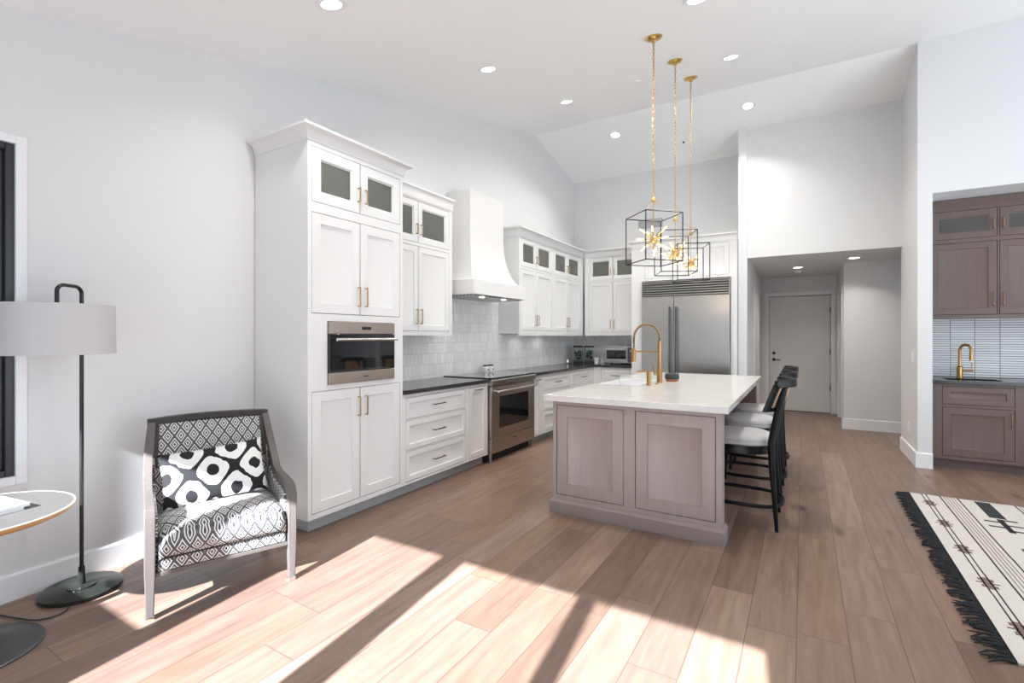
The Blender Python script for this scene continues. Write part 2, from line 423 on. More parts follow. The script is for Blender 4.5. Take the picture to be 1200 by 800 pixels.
# hall walls
struct(MB().box(.52, 2.4, 8.73, 8.85, 0, 2.46).build('wall_hall_front', M['wall']))
m = MB(); m.box(.52, .64, 8.85, 9.05, 0, 2.46); m.box(.52, .64, 9.95, 10.3, 0, 2.46); m.box(.52, .64, 9.05, 9.95, 2.08, 2.46)
struct(m.build('wall_hall_right', M['wall']))
struct(MB().box(2.3, 2.4, 7.62, 8.73, 0, 2.46).build('wall_hall_end', M['wall']))
m = MB(); m.box(-.9, .7, 10.42, 10.48, 0, 2.56); m.box(-.9, -.56, 10.3, 10.42, 0, 2.56); m.box(.44, .7, 10.3, 10.42, 0, 2.56); m.box(-.56, .44, 10.3, 10.42, 2.13, 2.56)  # first box, behind the door, is added to block a light leak
struct(m.build('wall_hall_back', M['wall']))
# rear wall behind the camera: glazed doors, plus a made-up sill and high opening
m = MB(); y0, y1 = YB-.08, YB; H = cz(YB); hd = 2.375
m.box(XL, -3.22, y0, y1, 0, H); m.box(-3.22, -2.38, y0, y1, 0, 1.47)  # low wall under the opening is added to keep sun off the floor
m.box(.294, XR, y0, y1, 0, H)
m.box(-3.22, .294, y0, y1, hd, H)
struct(m.build('wall_rear', M['wall']))
m = MB()
for a, b in ((-2.38, -2.26), (-1.486, -1.33), (-.575, -.485)): m.box(a, b, y0-.02, y1, 0, hd)
struct(m.build('door_3', M['winf']))
# unseen right wall, its window openings added to let skylight in
m = MB(); x0, x1 = XR, XR+.1
m.prism([(YB-.08, 0), (6.67, 0), (6.67, .5), (YB-.08, .5)], x0, x1, 'x')
m.prism([(YB-.08, 2.6), (6.67, 2.6), (6.67, cz(6.67)), (RY, RZ), (YB-.08, cz(YB-.08))], x0, x1, 'x')
for a, b in ((YB-.08, .4), (2.8, 3.1), (5.6, 6.67)): m.prism([(a, .5), (b, .5), (b, 2.6), (a, 2.6)], x0, x1, 'x')
struct(m.build('wall_right', M['wall']))

# baseboards
BBP = [(0, 0), (.016, 0), (.016, .128), (.010, .140), (0, .140)]
struct(sweep([(XL, YB), (XL, 2.13)], BBP).build('baseboard_left', M['trimw'], bevel=0))
BBC = [(0, 0), (.018, 0), (.018, .150), (.008, .158), (0, .158)]
struct(sweep([(1.04, 7.5), (1.03, 7.5), (1.03, 6.55), (1.15, 6.55)][1:], BBC).build('baseboard_bar', M['trimw']))
struct(sweep([(.52, 9.0), (.52, 8.73), (2.3, 8.73)], BBC).build('baseboard_hall', M['trimw']))
struct(sweep([(-.665, 10.3), (-.665, 9.4)][::-1], [(a, b) for a, b in BBC]).build('baseboard_hall_left', M['trimw']))
struct(sweep([(XL, YB), (XL, YB)][:0] + [(.294, YB), (XR, YB)][::-1], BBC).build('baseboard_rear', M['trimw']))

# window on the left wall
m = MB()
m.box(XL, XL+.008, wy1-.022, wy1+.022, wz0-.022, wz1+.022); m.box(XL, XL+.008, wy0-.02, wy1-.022, wz1-.022, wz1+.022)
m.box(XL, XL+.008, wy0-.02, wy1-.022, wz0-.022, wz0+.022)
struct(m.build('trim_1', M['trimw'], bevel=.002))
win = struct(bpy.data.objects.new('window_1', None)); C.objects.link(win); win.location = (XL, (wy0+wy1)/2, wz0)
m = MB(); yc = (wy0+wy1)/2; hw = (wy1-wy0)/2
def wframe(m, xa, xb, o, t):
    a, b, z0_, z1_ = -hw+o, hw-o, o, wz1-wz0-o
    m.box(xa, xb, a, a+t, z0_, z1_); m.box(xa, xb, b-t, b, z0_, z1_); m.box(xa, xb, a+t, b-t, z0_, z0_+t); m.box(xa, xb, a+t, b-t, z1_-t, z1_)
wframe(m, -.10, -.012, .022, .035)
m.build('window_frame', M['winf'], win, bevel=.003)
m = MB(); wframe(m, -.10, -.045, .057, .03); wframe(m, -.10, -.07, .087, .03); m.box(-.09, -.06, -.02, .02, .117, wz1-wz0-.117)
m.build('sash', M['winf'], win, bevel=.003)
MB().box(-.09, -.084, -hw+.11, hw-.11, .11, wz1-wz0-.11).build('pane', M['winglass'], win)

# hall door
def hall_door():
    d = struct(bpy.data.objects.new('door_1', None)); C.objects.link(d); d.location = (-.06, 10.3, 0)
    MB().box(-.475, .475, .01, .05, .012, 2.105).build('door_panel', M['doorp'], d, bevel=.003)
    m = MB()
    for s_ in (-1, 1): m.box(*( (s_*.55, s_*.482) if s_ < 0 else (s_*.482, s_*.55)), -.018, .05, 0, 2.115)
    m.box(-.55, .55, -.018, .05, 2.115, 2.185)
    m.build('casing', M['trimw'], d, bevel=.004)
    for z in (.94, 1.06):
        k = MB(); k.tube([(-.405, .01, z), (-.405, -.012, z)], .028, 16); 
        if z < 1: k.tube([(-.405, -.01, z), (-.405, -.045, z)], .011, 10); k.tube([(-.405, -.045, z), (-.30, -.05, z-.005)], .009, 10)
        k.build('lever_handle' if z < 1 else 'deadbolt', M['lampb'], d, smooth=True)
    for z in (.45, 1.1, 1.84):
        MB().box(.468, .486, -.006, .012, z-.05, z+.05).build('hinge', M['steeld'], d)
    MB().box(-.475, .475, -.02, .05, 0, .012).build('threshold', M['taupedk'], d)
hall_door()
m = MB()
for a, b in ((8.98, 9.05), (9.95, 10.02)): m.box(.505, .52, a, b, 0, 2.15)
m.box(.505, .52, 9.05, 9.95, 2.08, 2.15); m.box(.52, .64, 9.05, 9.07, 0, 2.08)
struct(m.build('trim_2', M['trimw'], bevel=.003))
struct(MB().box(.56, .60, 9.07, 9.95, .01, 2.08).build('door_2', M['doorp']))
m = MB()
for a, b in ((8.5, 8.57), (9.35, 9.42)): m.box(-.665, -.65, a, b, 0, 2.15)
m.box(-.665, -.65, 8.57, 9.35, 2.08, 2.15)
struct(m.build('trim_3', M['trimw'], bevel=.003))
struct(MB().box(-.665, -.658, 8.57, 9.35, .01, 2.08).build('door_4', M['doorp']))

# tile backsplashes
struct(MB().box(XL, XL+.012, 3.06, YK, .905, 2.45).build('trim_backsplash_left', M['tile_l']))
struct(MB().box(XL+.012, -2.25, YK-.012, YK, .905, 1.5).build('trim_backsplash_back', M['tile_b']))
struct(MB().box(1.15, 3.3, 7.288, 7.30, .905, 1.6).build('trim_backsplash_bar', M['tile_bar']))

# ------------------------------------------------------------------ cabinet kit (local: x along width, -y towards the viewer, z up)
def frame_holes(m, x0, x1, z0, z1, yf, th, holes):
    xs = sorted({x0, x1, *[v for h in holes for v in h[:2]]}); zs = sorted({z0, z1, *[v for h in holes for v in h[2:]]})
    def hole(a, b):
        return any(h[0]-1e-6 <= a and b[0] <= h[1]+1e-6 and h[2]-1e-6 <= a2 and b[1] <= h[3]+1e-6 for h in holes for a, a2 in [(a[0], a[1])]) if False else None
    fill = {}
    for i in range(len(xs)-1):
        for j in range(len(zs)-1):
            cx, cz_ = (xs[i]+xs[i+1])/2, (zs[j]+zs[j+1])/2
            fill[i, j] = not any(h[0] < cx < h[1] and h[2] < cz_ < h[3] for h in holes)
    V = {}
    def v(i, j, k):
        if (i, j, k) not in V: V[i, j, k] = m.b.verts.new((xs[i], yf if k == 0 else yf+th, zs[j]))
        return V[i, j, k]
    for (i, j), f in fill.items():
        if not f: continue
        m._f([v(i,j,0), v(i+1,j,0), v(i+1,j+1,0), v(i,j+1,0)]); m._f([v(i,j,1), v(i,j+1,1), v(i+1,j+1,1), v(i+1,j,1)])
        if not fill.get((i-1, j)): m._f([v(i,j,0), v(i,j+1,0), v(i,j+1,1), v(i,j,1)])
        if not fill.get((i+1, j)): m._f([v(i+1,j,0), v(i+1,j,1), v(i+1,j+1,1), v(i+1,j+1,0)])
        if not fill.get((i, j-1)): m._f([v(i,j,0), v(i,j,1), v(i+1,j,1), v(i+1,j,0)])
        if not fill.get((i, j+1)): m._f([v(i,j+1,0), v(i+1,j+1,0), v(i+1,j+1,1), v(i,j+1,1)])
def rect(x0, x1, z0, z1, y): return [(x0, y, z0), (x1, y, z0), (x1, y, z1), (x0, y, z1)]
def door_mesh(x0, x1, z0, z1, yf, st, glazed=False, depth=.011, slope=.012, th=.02):
    m = MB(); c = .0015
    R = [rect(x0, x1, z0, z1, yf+th), rect(x0, x1, z0, z1, yf+c), rect(x0+c, x1-c, z0+c, z1-c, yf), rect(x0+st, x1-st, z0+st, z1-st, yf),
         rect(x0+st+slope*.3, x1-st-slope*.3, z0+st+slope*.3, z1-st-slope*.3, yf+depth*.75), rect(x0+st+slope, x1-st-slope, z0+st+slope, z1-st-slope, yf+depth)]
    if glazed:
        R.append(rect(x0+st+slope, x1-st-slope, z0+st+slope, z1-st-slope, yf+th)); R.append(R[0])
        rr = [[m.b.verts.new(p) for p in r] for r in R[:-1]]
        for i in range(len(rr)):
            a, b = rr[i], rr[(i+1) % len(rr)]
            for j in range(4): m._f([a[j], a[(j+1)%4], b[(j+1)%4], b[j]])
    else: m.loft(R)
    return m
def pull(parent, x, z, yf, L, vert=True, mat=None, th=.010, out=.032):
    m = MB(); h = L/2
    if vert:
        m.box(x-th/2, x+th/2, yf-out, yf-out+th, z-h, z+h)
        for s_ in (-1, 1): m.box(x-th/2, x+th/2, yf-out+th, yf, z+s_*(h-th/2)-th/2, z+s_*(h-th/2)+th/2)
    else:
        m.box(x-h, x+h, yf-out, yf-out+th, z-th/2, z+th/2)
        for s_ in (-1, 1): m.box(x+s_*(h-th)-th/2, x+s_*(h-th)+th/2, yf-out+th, yf, z-th/2, z+th/2)
    return m.build('handle', mat or M['brassd'], parent, bevel=.0025)
def front(root, kind, x0, x1, z0, z1, yf, mat, glazed=False, st=.062, handle=None, hmat=None):
    g = .004
    d = door_mesh(x0+g, x1-g, z0+g, z1-g, yf, st, glazed).build(kind, mat, root, smooth=True)
    if glazed:
        s_ = st+.008
        MB().box(x0+s_, x1-s_, yf+.012, yf+.016, z0+s_, z1-s_).build('glass_pane', M['cabglass'] if mat is M['white'] else M['barglass'], d)
    if handle: pull(d, handle[0], handle[1], yf, handle[2], handle[3] == 'v', hmat)
    return d
def carcass(root, x0, x1, z0, z1, depth, mat, holes, shelf=()):
    """open box behind a face frame; holes = door openings (x0,x1,z0,z1)"""
    m = MB(); t = .018; yf = .022
    m.box(x0, x0+t, yf, depth, z0, z1); m.box(x1-t, x1, yf, depth, z0, z1)
    m.box(x0+t, x1-t, yf, depth, z0, z0+t); m.box(x0+t, x1-t, yf, depth, z1-t, z1); m.box(x0+t, x1-t, depth-t, depth, z0+t, z1-t)
    for z in shelf: m.box(x0+t, x1-t, yf+.01, depth-t, z, z+t)
    m.build('body', mat, root)
    f = MB(); frame_holes(f, x0, x1, z0, z1, 0, .022, holes); f.build('face_frame', mat, root)
def crown(root, path, z0, h, out, mat, name='crown_moulding'):
    P = [(0, z0), (.006, z0), (.010, z0+.01*h/.13)]
    for i in range(7):
        a = i/6*PI/2; P.append((.012+(out-.02)*(1-math.cos(a)), z0+h*.12+(h*.68)*math.sin(a)))
    P += [(out, z0+h*.84), (out, z0+h), (0, z0+h)]
    return sweep(path, P).build(name, mat, root, smooth=True)
W = M['white']
LW = lambda y: (XLF, y, 0)
RZL = PI/2       # left-wall run: local x -> +Y, front faces +X

# ---- tall oven cabinet (front X=-2.91, Y 2.14..3.06)
tc = thing('tall_cabinet', 'white floor-to-crown pantry cabinet with built-in oven niche beside the armchair', 'cabinet', (-2.91, 2.14, 0), RZL)
def TY(y): return y-2.14
op = [(TY(2.17), TY(3.028), 2.305, 2.69), (TY(2.17), TY(3.028), 1.53, 2.235), (TY(2.17), TY(3.028), .135, .985), (TY(2.30), TY(2.945), 1.022, 1.48)]
carcass(tc, 0, .92, .10, 2.72, .612, W, op, (1.0, 1.492, 2.26))
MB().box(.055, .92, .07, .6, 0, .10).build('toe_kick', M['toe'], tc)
crown(tc, [(0, .612), (0, 0), (.92, 0), (.92, .612)], 2.722, .092, .07, W)
for (z0, z1, gl, hz, hl) in ((2.305, 2.69, True, 2.445, .11), (1.53, 2.235, False, 1.67, .15), (.135, .985, False, .84, .15)):
    mid = TY(2.60)
    front(tc, 'door', TY(2.17), mid, z0, z1, 0, W, gl, .07, (mid-.022, hz, hl, 'v'), M['brassd'])
    front(tc, 'door', mid, TY(3.028), z0, z1, 0, W, gl, .07, (mid+.062 if False else mid+.05, hz, hl, 'v'), M['brassd'])

# ---- wall oven
ov = thing('wall_oven', 'built-in stainless wall oven with black glass door in the tall white cabinet', 'oven', (-2.91, 2.303, 1.025), RZL)
MB().box(0, .64, .0, .5, 0, .452).build('body', M['steeld'], ov)
MB().box(0, .64, -.022, .0, .365, .452).build('control_panel', M['steelr'], ov, bevel=.002)
MB().box(.295, .385, -.0235, -.022, .395, .418).build('display', M['disp'], ov)
dr = MB().box(0, .64, -.022, 0, .085, .36).build('door', M['bglass'], ov, bevel=.002)
m = MB(); m.tube([(.03, -.062, .322), (.63, -.062, .322)], .011, 12); m.box(.05, .066, -.06, -.022, .314, .330); m.box(.594, .61, -.06, -.022, .314, .330)
m.build('handle', M['chrome'], dr, smooth=True)
MB().box(0, .64, -.022, 0, 0, .082).build('lower_panel', M['steelr'], ov, bevel=.002)
MB().box(.31, .36, -.0235, -.022, .036, .044).build('badge', M['steeld'], ov)

# ---- upper cabinet beside tall one
def upper(name, label, loc, rz, x1, pairs, z0, z1, zs, zg, zt, depth, path, crown_h=.10, st=.055, rail=True, cout=.07):
    r = thing(name, label, 'cabinet', loc, rz)
    holes = []
    for a, b, c in pairs: holes += [(a, c, zs[0], zs[1]), (a, c, zg[0], zg[1])]
    carcass(r, 0, x1, z0, z1, depth, W, holes, (zs[1]+.01,))
    crown(r, path, z1-.02, crown_h+.02, cout, W)
    for a, b, c in pairs:
        for lo, hi, s_ in ((a, b, -1), (b, c, 1)):
            front(r, 'door', lo, hi, zg[0], zg[1], 0, W, True, st, (b+s_*.032, zg[0]+.13, .10, 'v'))
            front(r, 'door', lo, hi, zs[0], zs[1], 0, W, False, st, (b+s_*.032, zs[0]+.14, .145, 'v'))
    if rail: MB().box(.0, x1, .003, .02, z0-.025, z0).build('light_rail', W, r)
    return r
u1 = upper('upper_cabinet', 'white wall cabinet with glazed top doors between the tall cabinet and the range hood', (-3.20, 3.06, 0), RZL, 1.05,
    [(.04, .52, 1.0)], 1.405, 2.71, (1.42, 2.245), (2.275, 2.68), 0, .315, [(0, 0), (1.05, 0)], cout=.04)
u2 = upper('upper_cabinet', 'long white wall cabinet with four glazed top doors right of the range hood', (-3.20, 5.53, 0), RZL, 2.165,
    [(.05, .49, .97), (1.04, 1.53, 2.04)], 1.405, 2.71, (1.45, 2.27), (2.30, 2.68), 0, .315, [(0, .315), (0, 0), (2.165, 0)])
u3 = upper('upper_cabinet', 'white wall cabinet above the toaster oven left of the refrigerator', (-3.17, 7.70, 0), 0, .915,
    [(.07, .49, .91)], 1.405, 2.71, (1.43, 2.27), (2.30, 2.68), 0, .365, [(0, 0), (.915, 0)])

# ---- range hood
hood = thing('range_hood', 'white plaster range hood with a flared skirt above the range', 'range hood', (-3.53, 4.79, 0), RZL)
def hr(w2, dep, z): return [(-w2, -dep, z), (w2, -dep, z), (w2, -.013, z), (-w2, -.013, z)]
rings = []
z_a, z_b = 1.985, 2.56
for i in range(13):
    s_ = i/12; a = s_*PI/2
    k = (1-math.sin(a))        # 1 at bottom -> 0
    zz = z_a+(z_b-z_a)*(1-math.cos(a))
    rings.append(hr(.35+.195*k, .33+.185*k, zz))
rings.append(hr(.35, .33, 3.03))
MB().loft(rings).build('chimney', W, hood, smooth=True)
MB().box(-.56, .56, -.53, -.013, 1.825, 1.985).build('skirt', W, hood, bevel=.004)
MB().box(-.50, .50, -.50, -.05, 1.812, 1.825).build('baffle_filter', M['baffle'], hood)
for x in (-.28, .18):
    MB().tube([(x, -.44, 1.812), (x, -.44, 1.806)], .028, 20).build('hood_light', M['glow'], hood)

# ---- base cabinets on the left run
def drawers(name, label, y0, w, xs, zs, extra=(), hmat=None, side=None):
    r = thing(name, label, 'cabinet', (-2.91, y0, 0), RZL)
    holes = [(xs[0], xs[1], a, b) for a, b in zs]+[e[:4] for e in extra]
    carcass(r, 0, w, .10, .875, .612, W, holes)
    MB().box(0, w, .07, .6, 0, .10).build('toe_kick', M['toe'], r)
    for a, b in zs:
        front(r, 'drawer', xs[0], xs[1], a, b, 0, W, False, .045, ((xs[0]+xs[1])/2, (a+b)/2, .17, 'h'), M['nickel'])
    for e in extra:
        front(r, 'door', *e[:4], 0, W, False, .05, ((e[0]+e[1])/2, e[3]-.028, min(.13, (e[1]-e[0])*.5), 'h'), M['nickel'])
    return r
drawers('base_cabinet', 'white base cabinet with three drawers and narrow pull-out left of the range', 3.06, 1.295, (.035, .90), [(.655, .845), (.39, .645), (.12, .38)], [(.95, 1.265, .12, .845)])
drawers('base_cabinet', 'white base cabinet with narrow pull-out and three drawers just right of the range', 5.36, 1.18, (.30, 1.16), [(.655, .845), (.39, .645), (.12, .38)], [(.03, .24, .12, .845)])
drawers('base_cabinet', 'white base cabinet with three drawers nearest the kitchen corner', 6.54, .92, (.04, .88), [(.655, .845), (.39, .645), (.12, .38)])
r = thing('base_cabinet', 'white base cabinet with drawers under the toaster oven', 'cabinet', (-2.91, 7.46, 0), 0)
carcass(r, 0, .655, .10, .875, .60, W, [(.12, .60, .655, .845), (.12, .60, .39, .645), (.12, .60, .12, .38)])
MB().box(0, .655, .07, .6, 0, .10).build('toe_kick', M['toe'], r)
for a, b in [(.655, .845), (.39, .645), (.12, .38)]: front(r, 'drawer', .12, .60, a, b, 0, W, False, .045, (.36, (a+b)/2, .14, 'h'), M['steeld'])

# ---- black counters
tag(MB().box(-3.515, -2.88, 3.062, 4.352, .875, .912).build('black_countertop', M['bcount'], bevel=.003), 'black stone countertop left of the range over the drawers', 'countertop')
m = MB(); m.prism([(-3.515, 5.36), (-2.88, 5.36), (-2.88, 7.43), (-2.256, 7.43), (-2.256, 8.066), (-3.515, 8.066)], .875, .912, 'z')
tag(m.build('black_countertop', M['bcount'], bevel=.003), 'L-shaped black stone countertop running from the range into the corner', 'countertop')

# ---- range
rg = thing('range', 'stainless slide-in range with black glass cooktop and oven door', 'oven', (-2.90, 4.36, 0), RZL)
RW = .995
MB().box(.0, RW, .02, .60, .09, .895).build('body', M['steeld'], rg)
MB().box(.02, RW-.02, .05, .55, 0, .09).build('base', M['black'], rg)
MB().box(0, RW, -.03, .62, .895, .922).build('cooktop', M['bglass'], rg, bevel=.003)
MB().prism([(-.045, .835), (-.052, .893), (-.03, .905), (.02, .905), (.02, .835)], 0, RW, 'x').build('front_rail', M['steel'], rg, bevel=.003)
d = MB().box(.012, RW-.012, -.03, .02, .262, .825).build('oven_door', M['steelr'], rg, bevel=.004)
MB().box(.17, RW-.17, -.033, -.029, .36, .71).build('oven_window', M['bglass'], d, bevel=.002)
m = MB(); m.tube([(.06, -.085, .775), (RW-.06, -.085, .775)], .014, 14)
for x in (.09, RW-.09): m.tube([(x, -.085, .775), (x, -.03, .775)], .011, 10)
m.build('handle', M['chrome'], d, smooth=True)
d = MB().box(.012, RW-.012, -.03, .02, .10, .255).build('drawer', M['steelr'], rg, bevel=.004)
MB().box(RW/2-.04, RW/2+.04, -.032, -.03, .205, .215).build('badge', M['steeld'], d)
for x in (.03, RW-.03): MB().tube([(x, .0, 0), (x, .0, .10)], .018, 12).build('foot', M['steel'], rg, smooth=True)

# ---- refrigerator and surround
fx0, fx1, FYF = -2.085, -.862, 7.30
fs = thing('refrigerator_surround', 'white tall panels and cabinet doors framing the stainless refrigerator', 'cabinet', (-2.255, 7.345, 0), 0)
m = MB(); m.box(0, .165, 0, .72, 0, 2.72); m.box(1.398, 1.475, 0, .72, 0, 2.72); m.build('side_panel', W, fs)
m = MB(); m.box(.165, 1.398, .022, .72, 2.20, 2.72); m.build('body', W, fs)
m = MB(); frame_holes(m, .165, 1.398, 2.20, 2.72, 0, .022, [(.20, .78, 2.235, 2.69), (.80, 1.375, 2.235, 2.69)]); m.build('face_frame', W, fs)
front(fs, 'door', .20, .78, 2.235, 2.69, 0, W, False, .055); front(fs, 'door', .80, 1.375, 2.235, 2.69, 0, W, False, .055)
crown(fs, [(0, .35), (0, 0), (1.475, 0)], 2.70, .11, .06, W)
fr = thing('refrigerator', 'large stainless steel double-door built-in refrigerator with top grille', 'refrigerator', (fx0, FYF, 0), 0)
FW = fx1-fx0; sp = .470
MB().box(0, FW, .03, .70, .0, 2.175).build('body', M['steeld'], fr)
for a, b, hx in ((.003, sp-.003, sp-.045), (sp+.003, FW-.003, sp+.045)):
    d = MB().box(a, b, -.02, .03, .12, 1.955).build('door', M['steel'], fr, bevel=.004)
    m = MB(); m.tube([(hx, -.085, .55), (hx, -.085, 1.80)], .013, 14)
    for z in (.6, 1.75): m.tube([(hx, -.085, z), (hx, -.02, z)], .012, 10)
    m.build('handle', M['steeld'], d, smooth=True)
m = MB()
for i in range(6):
    z = 1.968+i*.0345; m.prism([(-.022, z), (-.022, z+.013), (.012, z+.026), (.012, z+.012)], .006, FW-.006, 'x')
m.build('grille', M['steel'], fr)
m = MB(); m.box(0, .012, -.018, .03, 1.957, 2.175); m.box(FW-.012, FW, -.018, .03, 1.957, 2.175); m.box(0, FW, -.02, .03, 2.168, 2.18)
m.build('grille_frame', M['steel'], fr)
MB().box(.01, FW-.01, .02, .03, .0, .11).build('kick_plate', M['black'], fr)

# ------------------------------------------------------------------ island
isl = thing('kitchen_island', 'taupe stained kitchen island body with two framed panels on its near end', 'kitchen island', (-1.07, 3.44, 0), 0)
T = M['taupe']
m = MB(); frame_holes(m, -.613, .613, .10, .868, 0, .03, [(-.583, -.044, .14, .838), (.037, .577, .14, .838)]); m.build('end_frame', T, isl)
for a, b in ((-.583, -.044), (.037, .577)):
    door_mesh(a+.004, b-.004, .144, .834, .004, .082, depth=.014, slope=.006).build('end_panel', T, isl, smooth=True)
m = MB(); m.box(-.613, .613, .03, .13, .0, .868); m.build('near_leg_wall', T, isl)
m = MB(); m.box(-.613, .27, .13, 1.00, 0, .868); m.box(-.575, .27, 1.00, 1.78, 0, .62); m.box(-.613, .27, 1.78, 2.70, 0, .868); m.box(.15, .27, 1.0, 1.78, .62, .868); m.box(-.613, .15, .999, 1.0, .6, .868)
m.build('body', T, isl)
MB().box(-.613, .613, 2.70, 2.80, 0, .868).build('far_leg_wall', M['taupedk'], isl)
sweep([(.613, .13), (.613, 0), (-.613, 0), (-.613, 2.8)][::-1], [(0, 0), (.022, 0), (.022, .088), (.014, .098), (.008, .108), (0, .110)]).build('plinth', M['taupeh'], isl, bevel=.001)
# counter with sink cut-out (sink at the left edge)
m = MB(); z0, z1 = .868, .914
X0, X1, Y0, Y1 = -1.742, -.412, 3.395, 6.27; sx, sy0, sy1 = -1.31, 4.45, 5.21
def slab_ring(m):
    for a in ((X0, X1, Y0, sy0), (sx, X1, sy0, sy1), (X0, X1, sy1, Y1)): pass
P = [(X0, Y0), (X1, Y0), (X1, Y1), (X0, Y1), (X0, sy1), (sx, sy1), (sx, sy0), (X0, sy0)]
m.prism(P, z0, z1, 'z')
tag(m.build('island_countertop', M['quartz'], bevel=.003), 'white quartz countertop with faint veins on the island', 'countertop')
sk = thing('farmhouse_sink', 'white porcelain apron sink set into the island countertop', 'sink', (-1.53, 4.83, .64))
m = MB(); a0, a1, b0, b1 = -.225, .218, -.378, .378; t = .022
m.box(a0, a1, b0, b1, 0, .02); m.box(a0, a0+t, b0, b1, .02, .262); m.box(a1-t, a1, b0, b1, .02, .255); m.box(a0+t, a1-t, b0, b0+t, .02, .262); m.box(a0+t, a1-t, b1-t, b1, .02, .262)
m.build('basin', M['porc'], sk, bevel=.004)
MB().lathe([(.001, .0205), (.045, .0205), (.045, .024), (.001, .024)], 0, 0).build('drain', M['chrome'], sk)

# island faucet
fa = thing('spring_faucet', 'tall brushed brass spring-neck faucet on the island beside the sink', 'faucet', (-1.215, 4.87, .914), 0)
m = MB(); m.lathe([(.001, 0), (.032, 0), (.032, .006), (.027, .01), (.027, .13), (.021, .14), (.021, .15), (.001, .15)]); m.build('base', M['brass'], fa, smooth=True)
m = MB(); m.tube([(0, 0, .14), (0, 0, .41)], .018, 16); m.build('riser', M['brass'], fa, smooth=True)
# arch goes towards the sink (-x)
Rr = .128; pts = [(0, 0, .40)]
for i in range(17):
    a = PI*i/16; pts.append((-Rr+Rr*math.cos(a), 0, .445+Rr*1.02*math.sin(a)))
pts += [(-2*Rr-.002, 0, .38), (-2*Rr-.002, 0, .33)]
coil = []; n = 420
def along(s_):
    f = s_*(len(pts)-1); i = min(int(f), len(pts)-2); t_ = f-i
    return Vector(pts[i]).lerp(Vector(pts[i+1]), t_)
for i in range(n+1):
    s_ = i/n; p = along(s_); q = along(min(1, s_+.01)); p0 = along(max(0, s_-.01)); t_ = (q-p0).normalized(); a = Vector((0, 1, 0)); b_ = t_.cross(a)
    ang = s_*2*PI*52; coil.append(p+(a*math.cos(ang)+b_*math.sin(ang))*.0115)
m = MB(); m.tube(coil, .0034, 5); m.build('spring', M['brassd'], fa, smooth='all')
m = MB(); m.tube(pts, .008, 8); m.build('hose', M['black'], fa, smooth=True)
m = MB(); m.tube([(-2*Rr-.002, 0, .335), (-2*Rr-.002, 0, .29), (-2*Rr-.002, 0, .20)], [.015, .02, .02], 16); m.build('spray_head', M['brass'], fa, smooth=True)
m = MB(); m.tube([(0, 0, .305), (-2*Rr-.002, 0, .305)], .0075, 10); m.lathe([(.001, .295), (.024, .295), (.024, .318), (.001, .318)], -2*Rr-.002, 0); m.build('docking_arm', M['brass'], fa, smooth=True)
m = MB(); m.tube([(-.02, -.01, .085), (-.05, -.03, .09)], .013, 12); m.tube([(-.045, -.026, .09), (-.062, -.036, .19)], .0055, 8); m.build('lever', M['brass'], fa, smooth=True)
sd = thing('soap_dispenser', 'short brass soap dispenser in front of the spring faucet', 'soap dispenser', (-1.24, 4.57, .914), 0)
MB().lathe([(.001, 0), (.026, 0), (.026, .006), (.019, .010), (.019, .115), (.012, .12), (.001, .12)]).build('body', M['brass'], sd, smooth=True)
m = MB(); m.tube([(.008, 0, .128), (-.105, 0, .126), (-.112, 0, .118)], .0075, 10); m.tube([(0, 0, .118), (0, 0, .142)], .013, 12); m.build('spout', M['brass'], sd, smooth=True)
tag(MB().lathe([(.001, 0), (.018, 0), (.016, .008), (.001, .01)], -1.20, 4.69, 20, .914).build('air_button', M['brass']), 'tiny flat brass button on the counter between dispenser and faucet', 'button')
sp_ = thing('charcoal_bowl', 'small charcoal bowl with a copper base beside the island faucet', 'bowl', (-1.145, 5.085, .914), 0)
MB().lathe([(.001, 0), (.055, 0), (.062, .012), (.062, .022), (.001, .022)]).build('copper_base', M['copper'], sp_, smooth=True)
MB().lathe([(.001, .022), (.064, .022), (.070, .032), (.070, .066), (.064, .078), (.050, .082), (.045, .074), (.001, .072)]).build('bowl', M['spk'], sp_, smooth=True)

